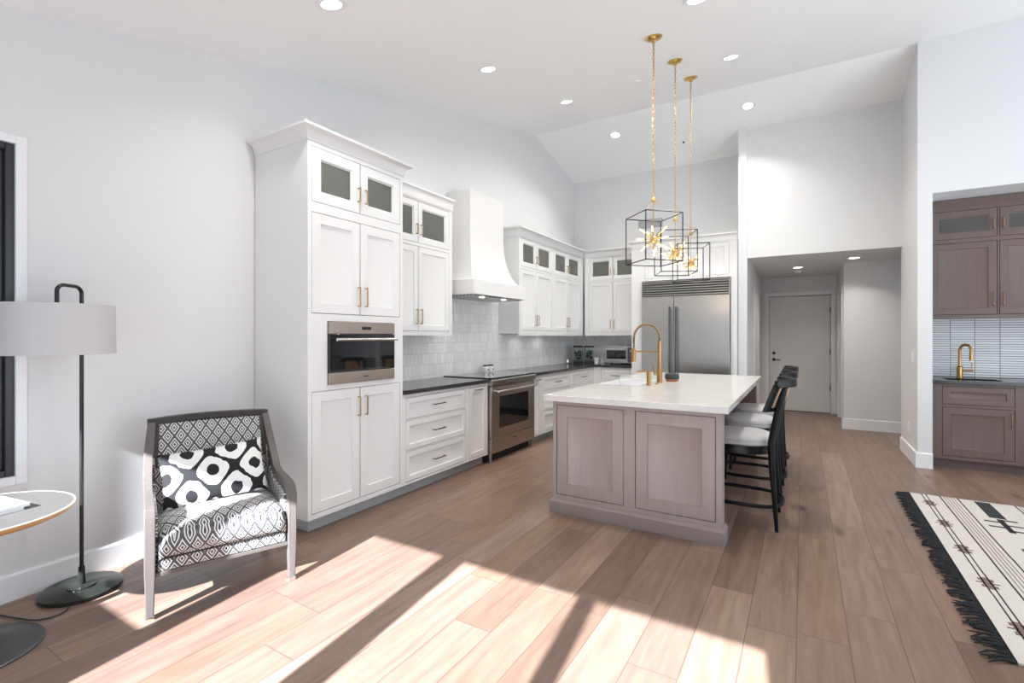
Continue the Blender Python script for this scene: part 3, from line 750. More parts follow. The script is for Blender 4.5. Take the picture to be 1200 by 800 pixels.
# ------------------------------------------------------------------ bar stools (face -X)
def bar_stool(loc, label):
    r = thing('bar_stool', label, 'stool', loc, 0, 'black bar stools along the island')
    K = M['blackp']
    def D(t_, hx, hy, e=2.6):
        c, s_ = math.cos(t_), math.sin(t_); return (math.copysign(abs(c)**(2/e), c)*hx, math.copysign(abs(s_)**(2/e), s_)*hy)
    def ringxy(hx, hy, z, e=2.6, n=40, ox=0): return [(D(2*PI*k/n, hx, hy, e)[0]+ox, D(2*PI*k/n, hx, hy, e)[1], z) for k in range(n)]
    MB().loft([ringxy(.205, .205, .515), ringxy(.222, .222, .52), ringxy(.222, .222, .575), ringxy(.2, .2, .578)]).build('seat_frame', K, r, smooth=True)
    MB().loft([ringxy(.215, .215, .577), ringxy(.232, .228, .584), ringxy(.236, .232, .60), ringxy(.228, .226, .606), ringxy(.232, .23, .613), ringxy(.226, .225, .634), ringxy(.19, .19, .65), ringxy(.1, .1, .657)]).build('seat_cushion', M['seatc'], r, smooth='all')
    for s_ in (-1, 1):
        m = MB(); m.tube([(.262, s_*.225, 0), (.25, s_*.217, .2), (.232, s_*.206, .45), (.228, s_*.19, .61), (.262, s_*.155, .80), (.312, s_*.13, 1.03)], [.012, .0165, .022, .026, .025, .022], 12)
        m.build('rear_leg', K, r, smooth=True)
        m = MB(); m.tube([(-.225, s_*.19, 0), (-.20, s_*.175, .53)], [.013, .02], 12); m.build('front_leg', K, r, smooth=True)
    MB().tube([(p[0], p[1], .16) for p in ringxy(.292, .232, 0, 3.0, 48)], .014, 8, closed=True).build('ring_stretcher', K, r, smooth='all')
    MB().tube([(-.20, -.18, .33), (-.20, .18, .33)], .012, 8).build('footrest', K, r, smooth=True)
    # curved leaning back
    def bp(v, z, off=0):   # v in -1..1
        y = v*.205; x = .19+(z-.857)*.37+.10*(1-v*v)+off; return (x, y, z)
    def shell(m, v0, v1, z0, z1, th, n=14, k=4):
        g = [[[m.b.verts.new(bp(v0+(v1-v0)*i/n, z0+(z1-z0)*j/k, o)) for j in range(k+1)] for i in range(n+1)] for o in (-th/2, th/2)]
        for i in range(n):
            for j in range(k):
                for q in g: m._f([q[i][j], q[i+1][j], q[i+1][j+1], q[i][j+1]])
        for i in range(n):
            for j in (0, k): m._f([g[0][i][j], g[0][i+1][j], g[1][i+1][j], g[1][i][j]])
        for j in range(k):
            for i in (0, n): m._f([g[0][i][j], g[0][i][j+1], g[1][i][j+1], g[1][i][j]])
    m = MB(); shell(m, -1, -.87, .83, 1.03, .024, 4); shell(m, .87, 1, .83, 1.03, .024, 4); shell(m, -.87, .87, .83, .86, .024); m.build('back_frame', K, r, smooth=True)
    m = MB(); shell(m, -.87, .87, .86, 1.01, .008); m.build('cane_panel', M['cane'], r, smooth=True)
    m = MB(); P = []
    for i in range(25):
        v = -1.06+2.12*i/24; x, y, z = bp(v, 1.035, .01); P.append((x, y, z))
    m.tube(P, [.7]+[1]*23+[.7], rect=(.017, .029)); m.build('crest_rail', K, r, smooth=False, bevel=.007)
    return r
bar_stool((-.42, 4.10, 0), 'nearest of the three black cane-backed bar stools at the island')
bs = [o for o in C.objects if o.name == 'bar_stool'][0]
dup(bs, loc=(-.42, 4.885, 0), label='middle of the three black cane-backed bar stools at the island')
dup(bs, loc=(-.42, 5.66, 0), label='farthest of the three black cane-backed bar stools, nearest the refrigerator')

# ------------------------------------------------------------------ pendants
def pendant(loc, rz, zc, label):
    r = thing('pendant_light', label, 'pendant light', loc, 0, 'cage pendant lights over the island')
    zt = zc - loc[2]    # negative offset of cage centre
    # canopy tilted with ceiling slope
    m = MB(); m.lathe([(.001, -.001), (.068, -.001), (.072, -.010), (.060, -.022), (.022, -.030), (.012, -.045), (.001, -.045)])
    o = m.build('canopy', M['gold'], r, smooth=True); o.rotation_euler = (math.atan(.239), 0, 0)
    # chain
    top = -.04; bot = zt+.335; L = .034; m = MB(); z = top; i = 0
    while z > bot:
        pts = []
        for k in range(12):
            a = 2*PI*k/12; px_ = .0085*math.cos(a); pz = math.sin(a)*.0085+(.0095 if math.sin(a) > 0 else -.0095)
            pts.append((px_, 0, z-L/2+pz) if i % 2 == 0 else (0, px_, z-L/2+pz))
        m.tube(pts, .0022, 5, closed=True); z -= L*.83; i += 1
    m.tube([(.004, .004, top), (.004, -.004, bot)], .0014, 5)
    m.build('chain', M['gold'], r, smooth='all')
    MB().lathe([(.001, .31), (.012, .31), (.022, .322), (.022, .333), (.012, .345), (.009, .365), (.001, .37)], 0, 0, 20, zt).build('hook_cap', M['gold'], r, smooth=True)
    m = MB(); m.tube([(0, 0, zt), (0, 0, zt+.32)], .0045, 8); m.build('stem', M['gold'], r, smooth=True)
    h = .165; q = .195; m = MB(); b = .0045
    c = [(sx_*h, sy_*h) for sx_, sy_ in ((-1,-1),(1,-1),(1,1),(-1,1))]
    ca_, sa_ = math.cos(rz), math.sin(rz); c = [(x*ca_-y*sa_, x*sa_+y*ca_) for x, y in c]
    for i in range(4):
        x, y = c[i]; x2, y2 = c[(i+1) % 4]
        m.tube([(x, y, zt-q), (x, y, zt+q)], b, 4)
        for zz in (-q, q): m.tube([(x, y, zt+zz), (x2, y2, zt+zz)], b, 4)
    m.build('cage', M['blackm'], r)
    m = MB()
    for x, y in c: m.tube([(0, 0, zt+.32), (x, y, zt+q)], .0014, 4)
    m.build('support_wires', M['gold'], r)
    MB().sphere((0, 0, zt), .030, 20, 12).build('hub', M['gold'], r, smooth='all')
    dirs = []
    for el, n_, ph in ((38, 5, .3), (0, 3, .9), (-36, 5, .9), (-88, 1, 0)):
        for k in range(n_):
            a = ph+2*PI*k/n_+rz; e = math.radians(el); dirs.append(Vector((math.cos(a)*math.cos(e), math.sin(a)*math.cos(e), math.sin(e))))
    for d_ in dirs:
        o = Vector((0, 0, zt))
        arm = MB().tube([o+d_*.025, o+d_*.055, o+d_*.056, o+d_*.085], [.0045, .0045, .0075, .0075], 8).build('arm', M['gold'], r, smooth=True)
        MB().tube([o+d_*.085, o+d_*.092, o+d_*.135, o+d_*.145], [.004, .0065, .0065, .0025], 8).build('bulb', M['bulb'], arm, smooth=True)
    l = bpy.data.lights.new('bulb_light', 'POINT'); l.energy = 3; l.color = (1, .85, .65); l.shadow_soft_size = .08
    lo = bpy.data.objects.new('bulb_light', l); C.objects.link(lo); lo.location = (0, 0, zt-.22); lo.parent = r
for y, rz, lb in ((4.07, math.radians(45), 'nearest of the three gold and black cube cage pendants over the island'),
                  (4.865, math.radians(25), 'middle of the three gold and black cube cage pendants over the island'),
                  (5.625, math.radians(21), 'farthest of the three gold and black cube cage pendants over the island')):
    pendant((-1.065, y, cz(y)), rz, 2.175, lb)

# ------------------------------------------------------------------ recessed ceiling lights
def downlight(x, y, z, slope, label, e, group):
    r = thing('recessed_light', label, 'ceiling light', (x, y, z), 0, group); r.rotation_euler = (slope, 0, 0)
    MB().lathe([(.060, -.001), (.060, -.004), (.088, -.006), (.092, -.001)], 0, 0, 32).build('trim_ring', M['trimw'], r, smooth=True)
    MB().lathe([(.001, -.0015), (.061, -.0015), (.061, -.003), (.001, -.003)], 0, 0, 32).build('lens', M['glow'], r)
    l = bpy.data.lights.new('downlight_beam', 'AREA'); l.shape = 'DISK'; l.size = .11; l.energy = e; l.color = (1, .95, .88); l.spread = math.radians(150)
    l.spread = math.radians(150 if y < 6.9 else 118)
    lo = bpy.data.objects.new('downlight_beam', l); C.objects.link(lo); lo.location = (0, 0, -.012); lo.parent = r
sl = math.atan(K1); g = 'recessed lights in the vaulted ceiling'
for x, y, lb in ((-2.405, 1.93, 'recessed ceiling light nearest the tall cabinet, at the top left'), (-2.40, 3.6, 'recessed ceiling light above the range hood, second in the left row'),
                 (-2.395, 5.255, 'recessed ceiling light just in front of the ridge, third in the left row'), (-.645, 3.62, 'recessed ceiling light cut by the top edge of the photo'),
                 (-.615, 5.26, 'recessed ceiling light right of the pendant canopies, in front of the ridge')):
    downlight(x, y, cz(y)-.0005, sl, lb, 12 if x < -2 else 20, g)
for x, y, lb in ((-2.395, 7.0, 'recessed ceiling light beyond the ridge, left of the pendant chains'), (-.615, 7.0, 'recessed ceiling light beyond the ridge above the white partition end')):
    downlight(x, y, cz(y)-.0005, -math.atan(K2), lb, 19, g)
downlight(-.07, 8.92, 2.459, 0, 'recessed light in the hall ceiling in front of the hall door', 5, 'recessed lights in the hall ceiling')
downlight(.61, 8.22, 2.459, 0, 'recessed light in the hall ceiling nearest the opening, on the right', 5, 'recessed lights in the hall ceiling')
tag(MB().lathe([(.001, -.035), (.045, -.035), (.055, -.02), (.055, 0), (.001, 0)], -.07, 9.35, 24, 2.46).build('smoke_detector', M['trimw'], smooth=True), 'small white smoke detector on the hall ceiling before the door', 'smoke detector')
o = MB().lathe([(.001, -.012), (.03, -.012), (.035, -.006), (.035, 0), (.001, 0)]).build('ceiling_sensor', M['trimw'], smooth=True); o.location = (-1.535, 5.206, cz(5.206)); o.rotation_euler = (sl, 0, 0)
tag(o, 'small white round sensor on the ceiling left of the pendant chains', 'sensor')
o = MB().lathe([(.001, -.02), (.012, -.02), (.016, 0), (.001, 0)]).build('sprinkler_head', M['steeld'], smooth=True); o.location = (-1.518, 7.487, cz(7.487)); o.rotation_euler = (-sl, 0, 0)
tag(o, 'tiny dark fitting on the far ceiling slope between the pendant chains', 'sprinkler')

# ------------------------------------------------------------------ bar alcove
DK = M['taupedk']
bu = thing('bar_wall_cabinet', 'dark taupe wall cabinet with glazed top doors in the bar alcove', 'cabinet', (1.155, 6.95, 0), 0)
hs = []
prs = [(.045, .585), (.60, 1.14), (1.2, 1.72)]
for a, b in prs: hs += [(a, b, 2.415, 2.72), (a, b, 1.60, 2.375)]
carcass(bu, 0, 2.14, 1.565, 2.845, .337, DK, hs, (2.385,))
for i, (a, b) in enumerate(prs):
    hx = b-.03 if i != 1 else a+.03
    front(bu, 'door', a, b, 2.415, 2.72, 0, DK, True, .062, (hx, 2.55, .10, 'v'), M['barpull']); front(bu, 'door', a, b, 1.60, 2.375, 0, DK, False, .065, (hx, 1.76, .14, 'v'), M['barpull'])
MB().box(0, 2.14, -.006, 0, 2.765, 2.845).build('top_filler', DK, bu)
bb = thing('bar_base_cabinet', 'dark taupe base cabinet with drawer and door under the bar sink', 'cabinet', (1.155, 6.66, 0), 0)
hs = [(.09, .64, .665, .855), (.09, .64, .13, .64), (.72, 1.25, .665, .855), (.72, 1.25, .13, .64)]
carcass(bb, 0, 2.14, .095, .878, .62, DK, hs)
MB().box(0, 2.14, .075, .6, 0, .095).build('toe_kick', DK, bb)
for a, b in ((.09, .64), (.72, 1.25)):
    front(bb, 'drawer', a, b, .665, .855, 0, DK, False, .055); front(bb, 'door', a, b, .13, .64, 0, DK, False, .07, (b-.03, .53, .14, 'v'), M['barpull'])
m = MB(); frame_holes(m, 1.152, 3.298, 6.63, 7.286, .878, .037, [(1.30, 1.74, 6.72, 7.02)])
for v in m.b.verts: v.co = Vector((v.co.x, v.co.z, v.co.y))
tag(m.build('bar_countertop', M['bcount'], bevel=.003), 'dark stone countertop of the bar with an undermount sink opening', 'countertop')
m = MB(); m.box(1.29, 1.75, 6.71, 7.03, .74, .75); m.box(1.29, 1.30, 6.71, 7.03, .75, .877); m.box(1.74, 1.75, 6.71, 7.03, .75, .877); m.box(1.30, 1.74, 6.71, 6.72, .75, .877); m.box(1.30, 1.74, 7.02, 7.03, .75, .877)
tag(m.build('bar_sink', M['steeld']), 'dark undermount sink in the bar countertop', 'sink')
bf = thing('bar_faucet', 'small brass gooseneck faucet standing at the bar sink', 'faucet', (1.475, 7.10, .915), 0)
MB().lathe([(.001, 0), (.031, 0), (.031, .005), (.026, .008), (.026, .12), (.017, .13), (.001, .13)]).build('body', M['brass'], bf, smooth=True)
P = [(0, 0, .12), (0, 0, .30)]+[(.0+.035*(1-math.cos(PI*i/10)), -.055*(1-math.cos(PI*i/10)), .30+.065*math.sin(PI*i/10)) for i in range(1, 11)]+[(.07, -.11, .27)]
m = MB(); m.tube(P, .0135, 12); m.tube([(.07, -.11, .275), (.07, -.11, .20)], .017, 12); m.build('spout', M['brass'], bf, smooth=True)
m = MB(); m.tube([(.02, 0, .085), (.11, 0, .085)], .011, 10); m.tube([(.10, 0, .085), (.104, 0, .17)], .005, 8); m.build('lever', M['brass'], bf, smooth=True)

# switch plates
o = MB().box(1.018, 1.03, 6.72, 6.84, 1.095, 1.215).build('light_switch', M['trimw'], bevel=.002); tag(o, 'white double light switch plate on the column wall beside the bar', 'light switch')
o = MB().box(1.022, 1.03, 6.98, 7.06, .28, .40).build('wall_outlet', M['trimw'], bevel=.002); tag(o, 'white outlet plate low on the column wall near the baseboard', 'outlet')

# ------------------------------------------------------------------ armchair
ac = thing('armchair', 'low armchair in black and white diamond fabric with grey-washed wooden frame', 'armchair', (-2.596, 1.4185, 0), math.atan2(.64, .249))
hw_ = .343
for s_ in (-1, 1):
    m = MB(); x = s_*(hw_-.022)
    P = [(x, .0, 0), (x, .0, .22), (x, -.002, .48), (x, .012, .512), (x, .06, .524), (x, .28, .53), (x, .36, .545), (x, .42, .592), (x*.985, .50, .68), (x*.955, .56, .78), (x*.93, .595, .862)]
    m.tube(P, [.72, 1, 1.05, 1.02, .95, .92, .95, 1.0, 1.0, .95, .85], rect=(.022, .026)); m.build('side_frame', M['chairw'] , ac, bevel=.004)
    m = MB(); m.tube([(x*.97, .66, 0), (x*.97, .56, .26), (x*.97, .52, .40)], [.75, 1, 1], rect=(.02, .022)); m.build('rear_leg', M['chairw'], ac, bevel=.003)
    MB().box(x-.0185, x+.0185, -.0205, .0205, 0, .02).build('foot_cap', M['chrome'], ac, bevel=.002)
    m = MB(); a, b = sorted((s_*(hw_-.055), s_*(hw_-.008)))
    m.prism([(.022, .215), (.58, .235), (.57, .56), (.555, .74), (.50, .66), (.42, .565), (.36, .515), (.28, .498), (.03, .49)], a, b, 'x'); m.build('side_upholstery', M['fab_s'], ac, bevel=.006)
m = MB(); P = []
for i in range(13):
    t_ = -1+2*i/12; P.append((t_*.318, .60+.025*(1-t_*t_), .868+.012*(1-t_*t_)))
m.tube(P, 1, rect=(.022, .02)); m.build('crest_rail', M['chaird'], ac, bevel=.005)
m = MB(); 
for s_ in (-1, 1):
    m = MB(); m.tube([(s_*.292, .50, .62), (s_*.287, .545, .72), (s_*.280, .585, .85)], 1, rect=(.018, .012))
    m.build('inner_back_stile', M['chaird'], ac, bevel=.003)
m = MB(); nx, nz = 14, 8; gr = []
for o_ in (0, 1):
    g_ = []
    for i in range(nx+1):
        row = []
        for j in range(nz+1):
            u, v = -1+2*i/nx, j/nz; z = .36+v*.495; y = .44+v*.145+.02*(1-u*u)+(.03*v if o_ else 0)
            dome = .028*(1-u**4)*(1-(2*v-1)**6)
            row.append(m.b.verts.new((u*(.305-.018*v), y+(.055 if o_ else -dome), z)))
        g_.append(row)
    gr.append(g_)
for g_ in gr:
    for i in range(nx):
        for j in range(nz): m._f([g_[i][j], g_[i+1][j], g_[i+1][j+1], g_[i][j+1]])
for i in range(nx):
    for j in (0, nz): m._f([gr[0][i][j], gr[0][i+1][j], gr[1][i+1][j], gr[1][i][j]])
for j in range(nz):
    for i in (0, nx): m._f([gr[0][i][j], gr[0][i][j+1], gr[1][i][j+1], gr[1][i][j]])
m.build('backrest', M['fab_b'], ac, smooth=True)
MB().box(-.29, .29, -.012, .55, .222, .285).build('seat_base', M['fab_f'], ac, bevel=.008)
MB().box(-.30, .30, -.014, .56, .202, .222).build('seat_rail', M['chairw'], ac, bevel=.003)
m = MB(); rr = []
def cush(u, v):   # u across, v profile param
    return None
prof = [(.0, .287), (-.022, .292), (-.038, .315), (-.042, .345), (-.034, .378), (-.012, .405), (.03, .425), (.10, .438), (.2, .443), (.32, .44), (.42, .43), (.48, .42), (.48, .287)]
for i in range(15):
    u = -1+2*i/14; k = (1-abs(u)**6); ed = .012*(1-k)
    rr.append([(u*.286, y+(ed if y < .1 else 0), z-(0 if z < .30 else .028*(abs(u)**5))+.006*(1-u*u)*(z > .4)) for y, z in prof])
m.loft(rr); m.build('seat_cushion', M['fab_f'], ac, smooth='all')
m = MB(); m.tube([(-.285, -.018, .287), (.285, -.018, .287)], .005, 6); m.build('piping', M['black'], ac, smooth=True)

# pillow
m = MB(); n = 22; G = []
for o_ in (1, -1):
    g_ = []
    for i in range(n+1):
        row = []
        for j in range(n+1):
            u, v = -1+2*i/n, -1+2*j/n
            th = .062*((1-abs(u)**2.4)*(1-abs(v)**2.4))**.55
            pinch = 1-.07*(1-abs(u)**2)*abs(v) ; pinch2 = 1-.05*(1-abs(v)**2)*abs(u)
            row.append(m.b.verts.new((u*.262*pinch2, v*.158*pinch, o_*th)))
        g_.append(row)
    G.append(g_)
for g_ in G:
    for i in range(n):
        for j in range(n): m._f([g_[i][j], g_[i+1][j], g_[i+1][j+1], g_[i][j+1]])
bmesh.ops.remove_doubles(m.b, verts=m.b.verts, dist=1e-5)
pl = m.build('throw_pillow', M['ikat'], smooth='all')
tag(pl, 'rectangular white throw pillow with black ikat dots on the armchair', 'pillow')
rot = Matrix.Rotation(math.atan2(.64, .249), 4, 'Z') @ Matrix.Translation((-.01, .335, .585)) @ Matrix.Rotation(math.radians(66), 4, 'X') @ Matrix.Rotation(math.radians(4), 4, 'Z')
pl.matrix_world = Matrix.Translation((-2.596, 1.4185, 0)) @ rot

# ------------------------------------------------------------------ floor lamp
lp = thing('floor_lamp', 'black floor lamp with a white drum shade and looped handle by the left wall', 'floor lamp', (-3.34, 1.06, 0), 0)
MB().lathe([(.001, 0), (.170, 0), (.176, .006), (.176, .02), (.168, .025), (.001, .026)], 0, 0, 48).build('base', M['lampb'], lp, smooth=True)
MB().lathe([(.001, .026), (.062, .026), (.062, .033), (.03, .036), (.018, .04), (.014, .13), (.001, .13)], 0, 0, 32).build('collar', M['lampb'], lp, smooth=True)
P = [(0, 0, .03), (0, 0, 1.60)]
sx_, sy_ = .10, -.13
for i in range(1, 9):
    a = PI/2*i/8; P.append((sx_*.3*(1-math.cos(a)), sy_*.3*(1-math.cos(a)), 1.60+.035*math.sin(a)))
for i in range(0, 9):
    a = PI/2*i/8; P.append((sx_*(.7+.3*math.sin(a)), sy_*(.7+.3*math.sin(a)), 1.60+.035*math.cos(a)))
P.append((sx_, sy_, 1.50))
MB().tube(P, .0095, 12).build('pole', M['lampb'], lp, smooth=True)
m = MB(); R_ = .235
m.lathe([(R_, 1.28), (R_*.985, 1.53), (R_*.985-.003, 1.53), (R_-.003, 1.28)], sx_, sy_, 56)
m.build('lamp_shade', M['shade'], lp, smooth=True)
MB().lathe([(.001, 1.31), (.228, 1.31), (.228, 1.313), (.001, 1.313)], sx_, sy_, 40).build('diffuser', M['shade'], lp, smooth=True)
MB().tube([(sx_, sy_, 1.303), (sx_, sy_, 1.50)], .006, 8).build('stem', M['lampb'], lp)
# cord
P = [(-3.20, 1.02-.06, .008), (-3.12, .92, .006), (-3.13, .84, .006), (-3.25, .82, .006), (-3.42, .80, .006), (-3.5, .70, .006)]
P = [(-3.25, .955, .008), (-3.17, .955, .006), (-3.13, .90, .006), (-3.17, .83, .006), (-3.30, .78, .006), (-3.44, .72, .006), (-3.49, .55, .006)]
def smoothp(P, k=6):
    out = []; V = [Vector(p) for p in P]
    for i in range(len(V)-1):
        p0, p1, p2, p3 = V[max(i-1, 0)], V[i], V[i+1], V[min(i+2, len(V)-1)]
        for j in range(k):
            t = j/k; out.append(.5*((2*p1)+(p2-p0)*t+(2*p0-5*p1+4*p2-p3)*t*t+(3*p1-p0-3*p2+p3)*t**3))
    out.append(V[-1]); return out
tag(MB().tube(smoothp(P), .0035, 6).build('lamp_cord', M['cord'], smooth=True), 'thin dark cord looping on the floor between lamp base and table foot', 'cord')

# ------------------------------------------------------------------ side table and books
tb = thing('side_table', 'round grey-topped side table with an oak rim and dark trumpet base', 'table', (-3.07, .60, 0), 0)
MB().lathe([(.001, 0), (.228, 0), (.232, .006), (.225, .012), (.15, .03), (.08, .055), (.045, .10), (.03, .18), (.024, .35), (.03, .50), (.06, .565), (.001, .565)], 0, 0, 56).build('base', M['tableg'], tb, smooth=True)
MB().lathe([(.001, .566), (.300, .566), (.330, .580), (.337, .592), (.337, .5975), (.331, .598), (.001, .598)], 0, 0, 72).build('rim', M['rimo'], tb, smooth=True)
MB().lathe([(.330, .598), (.337, .5978), (.337, .6005), (.330, .6012)], 0, 0, 72).build('edge_band', M['rimw'], tb, smooth=True)
MB().lathe([(.001, .598), (.329, .598), (.329, .6005), (.001, .6005)], 0, 0, 72).build('table_top', plain('grey_table_top', (.105, .10, .095), .4), tb)
for i, (dx, dy, rz, w_, d_, z, h, lb) in enumerate(((-3.06, .60, .12, .22, .26, .6012, .013, 'lower white magazine at the edge of the side table'), (-3.065, .61, .16, .24, .27, .6146, .012, 'upper white magazine stacked on another on the side table'), (-3.085, .585, .10, .20, .25, .627, .009, 'loose white booklet topmost on the side table stack'))):
    r = thing('magazine', lb, 'magazine', (dx, dy, z), rz, 'white magazines on the side table')
    MB().box(-w_/2, w_/2, -d_/2, d_/2, 0, .0015).build('back_cover', M['porc'], r); MB().box(-w_/2+.002, w_/2-.002, -d_/2+.002, d_/2-.002, .0015, h-.0015).build('pages', M['book'], r)
    MB().box(-w_/2, w_/2, -d_/2, d_/2, h-.0015, h).build('front_cover', M['porc'], r)

# ------------------------------------------------------------------ rug
rg_ = thing('area_rug', 'cream flatweave rug with dark stripes, stepped motifs and black fringe', 'rug', (.79, 5.42, 0), math.radians(-.6))
rl, rw = 2.6, 2.4
m = MB(); m.box(0, rw, -rl, 0, .001, .011)
slope_ = 0
zz = .0113
def st(x0, x1, y0, y1, mi): m.mi = mi; m.box(x0, x1, y0, y1, .0108, zz)
def stripe(x, w_, mi, dashed=False):
    y = 0
    while y > -rl:
        l_ = random.uniform(.25, .5); j = random.uniform(-.0012, .0012); st(x+j-w_/2, x+j+w_/2, max(-rl, y-l_), y, mi); y -= l_
for off in (0, 1):
    f = (lambda x: x) if not off else (lambda x: .985-x)
    for x in (.088, .116): stripe(f(x), .008, 1)
    for k in range(6):
        yc_ = -.26-.505*k
        if yc_ < -rl+.05: break
        for a, hh in ((-.045, .03), (-.028, .055), (-.010, .085), (.010, .085), (.028, .055), (.045, .03)):
            xa = f(.102)+a; st(xa-.0085, xa+.0085, yc_-hh/1, yc_+hh/1, 2 if abs(a) < .04 else 1) if False else None
        for j, hwid in ((-.07, .016), (-.052, .034), (-.035, .034), (-.017, .024), (0, .05), (.017, .024), (.035, .034), (.052, .034), (.07, .016)):
            st(f(.102)-hwid, f(.102)+hwid, yc_+j-.0075, yc_+j+.0075, 2)
    for x, w_, c_ in ((.208, .010, 1), (.232, .005, 2), (.252, .005, 2), (.272, .005, 2), (.292, .005, 2), (.320, .010, 1)): stripe(f(x), w_, c_)
for k in range(3):
    y0_ = -.02-k*1.05
    for sgn in (1,):
        xb = .465
        st(xb-.048, xb+.048, y0_-.42, y0_, 1)
        for j in range(5):
            yy = y0_-.44-j*.06; dx_ = (-.05 if j % 2 else .045)
            st(xb+dx_-.05, xb+dx_+.05, yy-.03, yy, 1); st(xb-.018, xb+.018, yy-.06, yy, 1)
for x in (1.25, 1.27, 1.35, 1.37, 1.6, 1.8, 1.82, 2.0): stripe(x, .009, 1 if x < 1.5 else 2)
m.build('rug_field', [M['rugc'], M['rugk'], M['rugb']], rg_)
m = MB(); y = -.005
while y > -rl:
    L_ = random.uniform(.085, .115); a = random.uniform(-.62, .45); n_ = 5; P = []
    for i in range(n_+1):
        t_ = i/n_; P.append((-L_*t_, y+math.sin(a)*L_*t_*t_-.02*t_, .007+.003*math.sin(PI*t_)+random.uniform(0, .002)))
    m.tube(P, [.0045, .0055, .005, .0045, .004, .002], 5); y -= random.uniform(.011, .019)
m.box(0, .006, -rl, 0, .001, .0125)
o = m.build('fringe', M['fringe'], rg_, smooth='all'); o['kind'] = 'stuff'; o['label'] = 'black yarn fringe'

# ------------------------------------------------------------------ small kitchen things
for i, (x, y, lb) in enumerate(((-3.40, 5.045, 'small white jar with dark lid behind the cooktop, left of two'), (-3.40, 5.155, 'small white jar with dark lid behind the cooktop, right of two'))):
    r = thing('seasoning_jar', lb, 'jar', (x, y, .922), 0, 'seasoning jars on the range')
    MB().lathe([(.001, 0), (.036, 0), (.04, .01), (.04, .06), (.034, .075), (.001, .075)], 0, 0, 24).build('jar_body', M['porc'], r, smooth=True)
    MB().lathe([(.001, .075), (.035, .075), (.035, .092), (.001, .094)], 0, 0, 24).build('lid', M['black'], r, smooth=True)
    MB().lathe([(.001, 0), (.014, 0), (.001, .002)], 0, 0, 12).build('red_mark', M['red'], r).matrix_local = Matrix.Translation((.0393, -.0, .035)) @ Matrix.Rotation(PI/2, 4, 'Y')
# glass canisters with greens in the corner
def canister(loc, s_, lb):
    r = thing('glass_canister', lb, 'canister', loc, .3, 'glass canisters in the kitchen corner')
    m = MB(); a = .075*s_; h = .27
    m.box(-a, a, -a, a, .004, h); m.build('glass_box', M['clear'], r, bevel=.008)
    MB().box(-a-.006, a+.006, -a-.006, a+.006, h, h+.03).build('lid', M['black'], r, bevel=.006)
    MB().box(-a-.004, a+.004, -a-.004, a+.004, 0, .05).build('base', M['black'], r, bevel=.006)
    m = MB()
    for i in range(70):
        c = Vector((random.uniform(-a*.7, a*.7), random.uniform(-a*.7, a*.7), random.uniform(.07, h*.8))); t_ = Vector((random.uniform(-1, 1), random.uniform(-1, 1), random.uniform(-.3, 1))).normalized()*.03; n_ = t_.orthogonal().normalized()*.012
        p = [c-t_, c+n_, c+t_, c-n_]
        p = [Vector((max(-a*.93, min(a*.93, q.x)), max(-a*.93, min(a*.93, q.y)), q.z)) for q in p]
        m._f([m.b.verts.new(q) for q in p])
    o = m.build('leafy_filling', M['leaf'], r); o['kind'] = 'stuff'
canister((-3.28, 7.68, .912), 1, 'left glass canister with black lid and green leaves in the counter corner')
canister((-3.115, 7.76, .912), 1, 'right glass canister with black lid and green leaves, nearer the toaster oven')
tag(MB().lathe([(.001, 0), (.022, 0), (.025, .01), (.025, .07), (.015, .085), (.001, .09)], -3.36, 7.42, 20, .912).build('chrome_shaker', M['chrome'], smooth=True), 'small chrome shaker in front of the left glass canister', 'shaker')
tag(MB().lathe([(.001, 0), (.033, 0), (.045, .10), (.041, .10), (.030, .006), (.001, .006)], -2.98, 7.74, 24, .912).build('white_tumbler', M['porc'], smooth=True), 'small white tumbler between the glass canisters and the toaster oven', 'tumbler')
tag(MB().lathe([(.001, 0), (.04, 0), (.042, .06), (.036, .085), (.001, .088)], -2.90, 7.86, 24, .912).build('white_cup', M['porc'], smooth=True), 'white lidded pot standing close to the toaster oven', 'pot')
to = thing('toaster_oven', 'stainless countertop toaster oven with a black glass door in the corner', 'toaster oven', (-2.80, 7.58, .912), 0)
MB().box(0, .53, .02, .33, .02, .30).build('body', M['steel'], to, bevel=.012)
d = MB().box(.03, .40, .0, .02, .055, .26).build('door', M['steel'], to, bevel=.004)
MB().box(.055, .38, -.002, .004, .095, .235).build('door_glass', M['bglass'], d)
m = MB(); m.tube([(.07, -.03, .25), (.36, -.03, .25)], .007, 10); m.build('handle', M['chrome'], d, smooth=True)
MB().box(.405, .515, .01, .02, .04, .28).build('control_panel', M['steeld'], to)
for z in (.09, .155, .225): MB().tube([(.46, .01, z), (.46, -.014, z)], .017, 16).build('knob', M['red'] if z < .2 else M['steel'], to, smooth=True)
for x in (.04, .49):
    for y in (.05, .30): MB().tube([(x, y, 0), (x, y, .022)], .012, 10).build('foot', M['black'], to)
o = MB().box(-2.46, -2.39, 8.06, 8.068, 1.24, 1.36).build('wall_outlet', M['trimw']); tag(o, 'white outlet plate on the tile above the toaster oven', 'outlet')
r = thing('power_plug', 'black plug and cord in the outlet above the toaster oven', 'plug', (-2.425, 8.06, 1.31), 0)
MB().box(-.035, .035, -.035, 0, -.02, .02).build('plug_body', M['black'], r, bevel=.004)
m = MB(); m.tube(smoothp([(-.01, -.03, -.01), (-.05, -.035, -.05), (-.06, -.03, -.16), (-.05, -.04, -.28)]), .004, 6); m.build('cord', M['cord'], r, smooth=True)
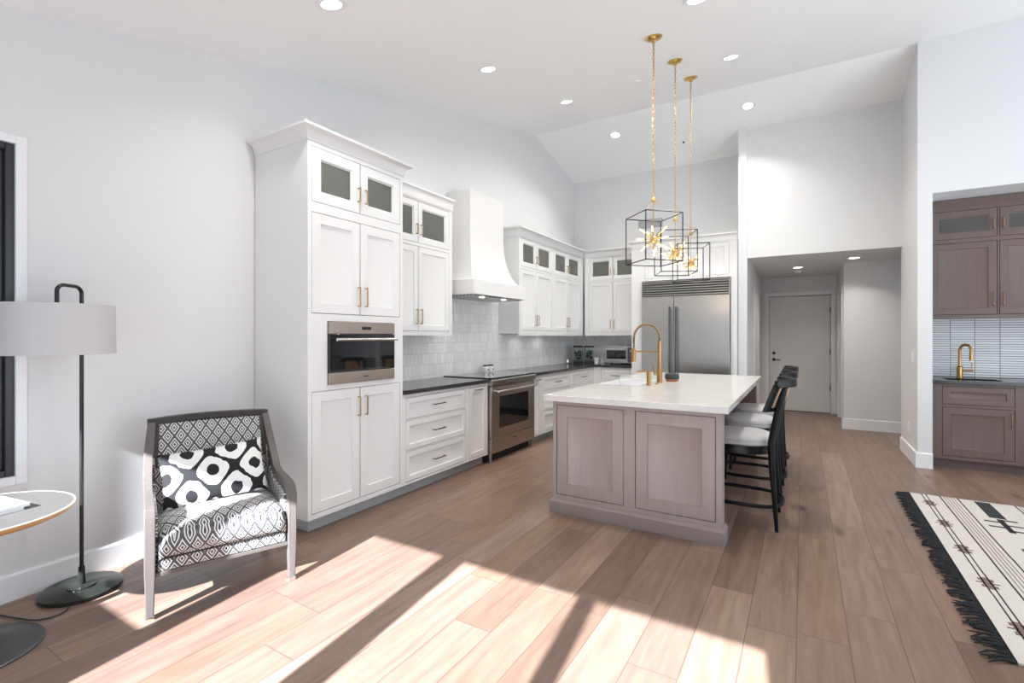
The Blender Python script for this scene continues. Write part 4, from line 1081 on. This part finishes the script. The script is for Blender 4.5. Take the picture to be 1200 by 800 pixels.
# things inside glazed cabinets
for (x, y, z, lb) in ((-3.34, 3.70, 2.28+.0, 'brown woven vase behind glass in the cabinet left of the range hood'), (-3.36, 6.02, 2.30, 'brown woven vase behind glass right of the range hood'), (-3.36, 7.08, 2.30, 'brown woven vase behind glass nearest the kitchen corner')):
    r = tag(MB().lathe([(.001, 0), (.04, 0), (.06, .06), (.055, .12), (.03, .16), (.04, .19), (.034, .19), (.001, .15)], x, y, 20, z).build('woven_vase', M['vase'], smooth=True), lb, 'vase', 'vases in the glazed cabinets')
for (x, y, lb) in ((-3.18, 2.40, 'stemmed glass behind the left glazed door of the tall cabinet'),):
    tag(MB().lathe([(.001, 0), (.032, 0), (.03, .004), (.004, .01), (.004, .08), (.03, .11), (.034, .17), (.028, .19), (.026, .19), (.031, .17), (.027, .112), (.001, .085)], x, y, 20, 2.279).build('wine_glass', M['clear'], smooth=True), lb, 'glass')

# vent on the kitchen back wall, seen through the nearest pendant cage
vt = thing('wall_vent', 'grey louvred vent high on the kitchen back wall behind the nearest pendant cage', 'vent', (-2.165, 8.08, 3.235), 0)
m = MB(); frame_holes(m, -.20, .20, -.075, .075, -.012, .012, [(-.18, .18, -.055, .055)]); m.build('vent_frame', M['toe'], vt)
m = MB()
for i in range(6): m.prism([(-.010, -.052+i*.018), (-.002, -.04+i*.018), (-.001, -.044+i*.018), (-.009, -.056+i*.018)], -.18, .18, 'x')
o = m.build('louvres', M['toe'], vt)
# puck lights under the long wall cabinet
for y, lb in ((5.95, 'small puck light under the long wall cabinet, nearest the hood'), (6.62, 'small puck light under the long wall cabinet, nearest the corner')):
    r = thing('puck_light', lb, 'light', (-3.30, y, 1.405), 0, 'puck lights under the long wall cabinet')
    MB().lathe([(.001, -.012), (.03, -.012), (.034, -.009), (.034, 0), (.001, 0)], 0, 0, 24).build('housing', M['trimw'], r, smooth=True)
    MB().lathe([(.001, -.0135), (.026, -.0135), (.026, -.012), (.001, -.012)], 0, 0, 24).build('lens', M['glow'], r)
    l = bpy.data.lights.new('puck_beam', 'AREA'); l.shape = 'DISK'; l.size = .05; l.energy = .5; l.color = (1, .96, .9)
    lo = bpy.data.objects.new('puck_beam', l); C.objects.link(lo); lo.location = (0, 0, -.02); lo.parent = r
